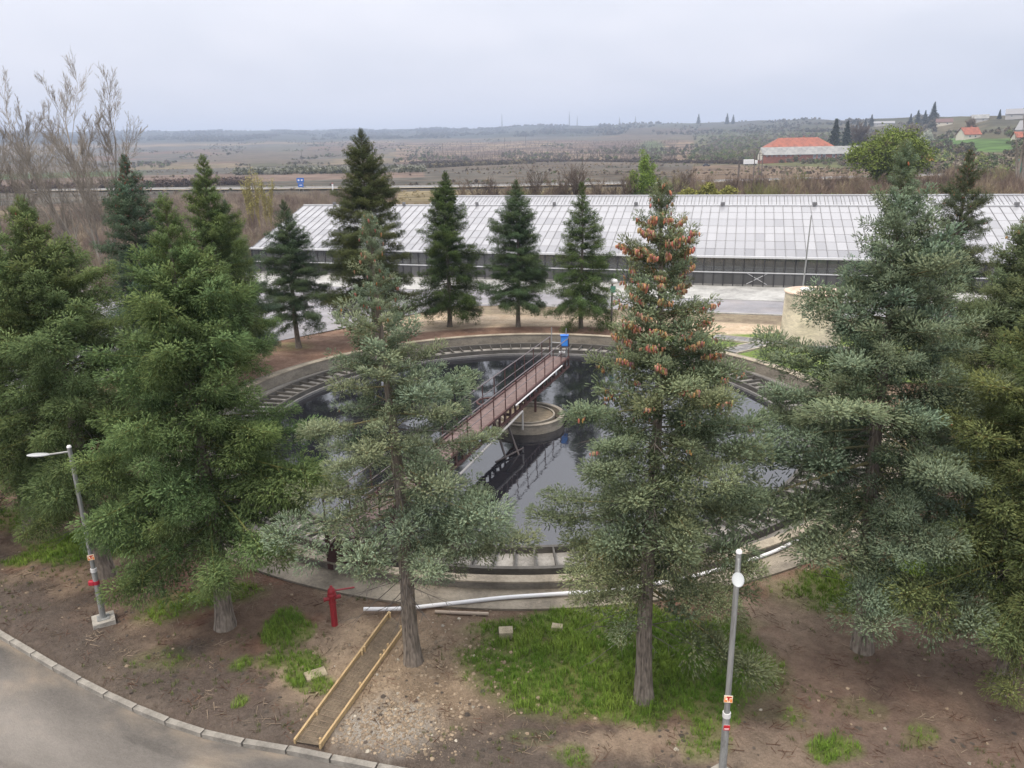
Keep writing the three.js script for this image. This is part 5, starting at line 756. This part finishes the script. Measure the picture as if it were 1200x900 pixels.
  ridgeHouse(0, 32.4, 880, 24, 4, 4.5, 'white house with wide gable on the skyline at right', white, grey); ridgeHouse(0, 30.3, 900, 14, 3, 3.5, 'pale grey house on the skyline left of the wide gabled one', white, slate); ridgeHouse(0, 28.4, 950, 15, 3, 3.5, 'brown roofed house on the skyline of the right hill', plaster, M(0.13, 0.08, 0.07, 0.9)); ridgeHouse(0, 25.0, 1240, 26, 3, 2.5, 'long low white building among conifers on the skyline', white, grey);
  // dark conifers
  const con = (() => { const R = rngOf(90), b = bank(); for (let i = 0; i < 1500; i++) { const t = Math.pow(R(), 0.7), h = 1 - t * 0.92, a = R() * 6.283, r = t * 0.24 * (0.5 + 0.5 * R()) * (0.75 + 0.25 * Math.sin(h * 60)); leafTri(b, R, [Math.cos(a) * r, h, Math.sin(a) * r], 0.05, [1, 1, 1]); } return geoOf(b); })(), cm = vcm(0.04, 0.055, 0.042), tm = M(0.1, 0.08, 0.06, 0.9), tg = rod([0, -0.05, 0], [0, 0.9, 0], 0.02, 0.004, 6);
  const conifer = (x, z, h, label, group, fat = 1) => { const t = thing('dark_conifer', label, 'conifer', [x, landH(x, z), z], h, group); part(t, 'trunk', tg, tm); part(t, 'crown', con, cm); t.scale.set(h * fat, h, h * fat); };
  conifer(222, -545, 24, 'tall dark conifer at the right end of the red tile roof, left of its twin', null, 1.2); conifer(231, -548, 22.5, 'tall dark conifer at the right end of the red tile roof, right of its twin', null, 1.15);
  [[23.45, 1240, 13], [23.9, 1200, 14], [24.25, 1230, 17], [26.5, 1100, 13], [26.9, 1090, 16], [27.3, 1080, 14], [27.75, 1060, 22], [31.3, 880, 9], [32.6, 900, 14], [33.6, 870, 12], [34.7, 850, 16], [15.2, 2350, 30], [15.6, 2350, 26], [13.3, 2600, 30]].forEach(([az, d, h], i) => { const p = polar(az, d); conifer(p[0], p[1], h, `dark conifer on the skyline at right, number ${['one', 'two', 'three', 'four', 'five', 'six', 'seven', 'eight', 'nine', 'ten', 'eleven', 'twelve', 'thirteen', 'fourteen'][i]} counted along the ridge`, 'conifers on the right skyline', 1.25); });
  const big = geoOf(bareGeo(340, { H: 20, r: 0.5, lv: 3, kids: 3, prob: 0.8, ang: 0.6, ratio: 0.6, wob: 0.25, trop: 0.04, rmin: 0.07, clear: 1, stems: [[0, 1, 0, 1], [0.3, 1, 0, 0.9]] })[0]);
  woodTree('bare_tree', 'spreading dark bare tree right of the two tall conifers', 'bare tree', big, BARK2, [245, landH(245, -560), -560], 1.05, 0);
  [[265, -600], [283, -620], [301, -600], [318, -625], [338, -590]].forEach(([x, z], i) => woodTree('bare_tree', `greyish bare tree by the right hillside village, ${['first', 'second', 'third', 'fourth', 'last'][i]} from the left`, 'bare tree', big, BARK3, [x, landH(x, z), z], 0.62 + 0.08 * (i % 3), i * 2, 'bare trees by the village'));
  // poles
  const pole = (x, z, h, r, label, group, arm) => { const t = thing('utility_pole', label, 'utility pole', [x, landH(x, z), z], 0, group); part(t, 'post', rod([0, -0.3, 0], [0, h, 0], r, r * 0.7, 8), M(0.13, 0.11, 0.1, 0.9)); if (arm) part(t, 'crossarm', box(arm, 0.16, 0.16, 0, h - 0.6, 0), M(0.13, 0.11, 0.1, 0.9)); };
  pole(81, -262, 9.6, 0.2, 'wooden utility pole behind the greenhouse, left one of the close pair', null, 1.6); pole(83.6, -262, 9.2, 0.2, 'wooden utility pole behind the greenhouse, right one of the close pair', null, 1.4);
  pole(58, -200, 7.5, 0.3, 'dark pole among the brush left of the close pair of poles'); pole(148, -300, 9, 0.16, 'thin utility pole in the field right of the domed green tree'); pole(118, -210, 8, 0.16, 'thin dark pole leaning over the brush near the orange shed'); pole(-39, -121, 10.6, 0.09, 'thin white pole beside the hazy yellow willow'); pole(104, -330, 9, 0.2, 'utility pole in front of the brick building', null, 1.5);
  [[-4.6, 880, 18], [-2.6, 1000, 20], [-3.3, 930, 15], [-0.2, 1250, 20], [1.3, 1300, 20], [-6.5, 900, 14], [-14.4, 900, 13]].forEach(([az, d, h], i) => { const p = polar(az, d); pole(p[0], p[1], h, 0.32, `utility pole on the brown slope beyond the fields, ${['first', 'second', 'third', 'fourth', 'fifth', 'sixth', 'seventh'][i]} of the scattered line`, 'utility poles on the far slope', 3); });
  [[-0.35, 3800, 62], [4.4, 3700, 60], [4.95, 3700, 42], [7.9, 3300, 30], [9, 3300, 30], [-24.6, 4500, 60]].forEach(([az, d, h], i) => { const p = polar(az, d), t = thing('radio_mast', `slender radio mast on the skyline, ${['left of centre, tallest', 'left one of a close pair', 'right one of a close pair', 'short and right of the pair', 'short, rightmost', 'alone far to the left'][i]}`, 'mast', [p[0], landH(p[0], p[1]), p[1]]); part(t, 'lattice', merge([rod([-3, -5, 0], [0, h, 0], 1.0, 0.6, 5), rod([3, -5, 0], [0, h, 0], 1.0, 0.6, 5), rod([0, -5, 3], [0, h, 0], 1.0, 0.6, 5)]), M(0.25, 0.26, 0.28, 0.7)); });
  // road sign and right-edge container
  const sg = thing('road_sign', 'blue road sign on posts beside the distant highway', 'road sign', [-68.2, 0, -261], 0.2), bl = M(0.02, 0.13, 0.5, 0.5);
  part(sg, 'upper_panel', rbox(2.3, 1.5, 0.08, 0.02, 0, 3.5, 0), bl); part(sg, 'lower_panel', rbox(1.7, 1.2, 0.08, 0.02, 0, 1.95, 0), bl); for (const x of [-0.55, 0.45]) part(sg, 'white_symbol', box(0.55, 0.5, 0.02, x, 3.55, 0.052), MB.white); part(sg, 'white_symbol', box(0.9, 0.25, 0.02, 0, 1.95, 0.052), MB.white); for (const x of [-0.6, 0.6]) part(sg, 'post', rod([x, 0, -0.08], [x, 4.1, -0.08], 0.06, 0.06, 8), MB.steel);
  const fp = thing('marker_post', 'short white marker post right of the blue road sign', 'post', [-58, 0, -262]); part(fp, 'post', box(0.45, 2.2, 0.3, 0, 1.1, 0), MB.white); part(fp, 'cap', box(0.5, 0.25, 0.34, 0, 2.3, 0), MB.red);
  const hp = thing('green_hopper', 'teal green steel hopper on dark legs at the right edge', 'hopper', [139.5, 0, -214], 0.1), tl = M(0.05, 0.28, 0.22, 0.6);
  part(hp, 'bin', (() => { const g = new THREE.CylinderGeometry(2.1, 1.0, 4.2, 4); g.rotateY(Math.PI / 4); return g.translate(0, 4.6, 0); })(), tl); part(hp, 'rim', box(3.2, 0.3, 3.2, 0, 6.8, 0), tl); for (const [a, c] of [[1, 1], [1, -1], [-1, 1], [-1, -1]]) part(hp, 'leg', rod([a * 1.4, 0, c * 1.4], [a * 1.3, 6.8, c * 1.3], 0.13, 0.13, 6), M(0.2, 0.07, 0.05, 0.8)); part(hp, 'chute', rod([-0.4, 2.6, 0.4], [-2.2, 0.6, 1.2], 0.35, 0.35, 8), tl);
}
// ------------------------------------------------------------ grass, stones and litter near the camera
{
  const R0 = rngOf(500), tb = bank(); for (let i = 0; i < 15; i++) { const a = R0() * 6.283, r = Math.sqrt(R0()) * 0.07, p = [Math.cos(a) * r, -0.01, Math.sin(a) * r], l = 0.08 + R0() * 0.13, t = R0() * 0.75, az = R0() * 6.283, d = norm3([Math.cos(az) * t, 1, Math.sin(az) * t]), m = add3(p, d, l * 0.6), e = add3(m, norm3([d[0] * 1.9, d[1] * 0.75, d[2] * 1.9]), l * 0.5), w = [-Math.sin(az) * 0.0055, 0, Math.cos(az) * 0.0055], k = 0.8 + 0.4 * R0(), c = [k, k, k]; tri(tb, add3(p, w, -1), add3(p, w), add3(m, w, 0.8), c); tri(tb, add3(p, w, -1), add3(m, w, 0.8), add3(m, w, -0.8), c); tri(tb, add3(m, w, -0.8), add3(m, w, 0.8), e, c); }
  const free = (x, z) => Math.hypot(x - tx, z - tz) > RW + 0.05 && kerbSide(x, z) > 0.3 && !(x > -4.9 && x < -2.8 && z < -13.1 && z > -18.1 && Math.abs(x - (-3.1 + (z + 17.7) * -0.295)) < 0.34);
  scatter('grass', geoOf(tb), vcm(1, 1, 1, 0.8), 62000, 501, (R) => { const x = -19 + R() * 36, z = -11 - R() * 14, gm = grassMask(x, z); if (R() > sstep(0.08, 0.75, gm) || !free(x, z)) return; const tone = fbm(x * 0.9, z * 0.9, 3, 4), lush = gm * (x > -0.5 && x < 4 ? 1 : 0.75), k = 0.8 + 0.45 * R(), y = clamp(0.45 + tone + (R() - 0.5) * 0.4); return [x, z, (0.5 + 0.65 * R()) * (0.6 + 0.55 * lush) * (1 + 0.5 * tone), mix3([0.1 * k, 0.19 * k, 0.028 * k], [0.21 * k, 0.29 * k, 0.055 * k], y), groundH(x, z) + 0.05]; });
  scatter('grass', geoOf(tb), vcm(1, 1, 1, 0.8), 5200, 502, (R) => { const x = -16 + R() * 32, z = -11.5 - R() * 10; if (!free(x, z) || fbm(x * 0.8, z * 0.8, 3, 9) < 0.1) return; const k = 0.7 + 0.5 * R(); return [x, z, 0.3 + 0.4 * R(), [0.12 * k, 0.15 * k, 0.05 * k], groundH(x, z) + 0.05]; });
  const st = (() => { const g = new THREE.IcosahedronGeometry(1, 1), p = g.attributes.position; for (let i = 0; i < p.count; i++) { const k = 0.75 + 0.5 * (0.5 + n3(p.getX(i) * 1.7, p.getY(i) * 1.7, p.getZ(i) * 1.7 + 4)); p.setXYZ(i, p.getX(i) * k, p.getY(i) * k * 0.65, p.getZ(i) * k); } g.computeVertexNormals(); return g; })();
  scatter('stones', st, M(1, 1, 1, 0.95), 9000, 503, (R) => { const c = R(); let x, z, s; if (c < 0.4) { x = -2.8 + (R() + R() - 1) * 1.7; z = -13.9 + (R() + R() - 1) * 1.3; s = 0.007 + Math.pow(R(), 6) * 0.036; } else if (c < 0.8) { x = -2.4 + (R() + R() - 1) * 3.2; z = -15.9 + (R() + R() - 1) * 2.9; s = 0.006 + Math.pow(R(), 7) * 0.045; } else { x = -18 + R() * 36; z = -11.5 - R() * 11; s = 0.008 + Math.pow(R(), 7) * 0.05; } if (!free(x, z)) return; const k = 0.6 + 0.6 * R(), w = R(); return [x, z, s, w < 0.5 ? [0.3 * k, 0.235 * k, 0.165 * k] : w < 0.96 ? [0.26 * k, 0.2 * k, 0.14 * k] : [0.42 * k, 0.38 * k, 0.31 * k], groundH(x, z) + 0.052]; });
  const cl = bank(); { const R = rngOf(505); for (let i = 0; i < 5; i++) { const a = R() * 6.28, p = [(R() - 0.5) * 0.2, 0.012, (R() - 0.5) * 0.2], l = 0.06 + R() * 0.12; stick(cl, p, [p[0] + Math.cos(a) * l, 0.012 + (R() - 0.3) * 0.03, p[2] + Math.sin(a) * l], 0.005, 0.002, [1, 1, 1]); } }
  scatter('fallen_twigs', geoOf(cl), vcm(1, 1, 1), 3000, 506, (R) => { const x = -20 + R() * 38, z = -11 - R() * 14; if (!free(x, z) || grassMask(x, z) > 0.5) return; const w = R(), k = 0.6 + 0.7 * R(); return [x, z, 0.7 + R() * 1.1, w < 0.55 ? [0.12 * k, 0.07 * k, 0.05 * k] : [0.24 * k, 0.19 * k, 0.14 * k], groundH(x, z) + 0.05]; });
  const lump = st.clone(); scatter('soil_clods', lump, M(1, 1, 1, 1, { bumpMap: rep(fineBump, 1), bumpScale: 0.02 }), 3200, 507, (R) => { const x = -14 + R() * 28, ks = 0.3 + R() * 2.6; const i = Math.floor(R() * kerbLine.length), p = kerbLine[i]; const X = p.x + 0.4 * R(), Z = p.z - ks; if (X < -16 || X > 12 || !free(X, Z) || grassMask(X, Z) > 0.4) return; const k = 0.7 + 0.5 * R(); return [X, Z, 0.012 + Math.pow(R(), 3) * 0.05, [0.14 * k, 0.115 * k, 0.095 * k], groundH(X, Z) + 0.045]; });
}
//@@MORE
renderer.render(scene, camera);
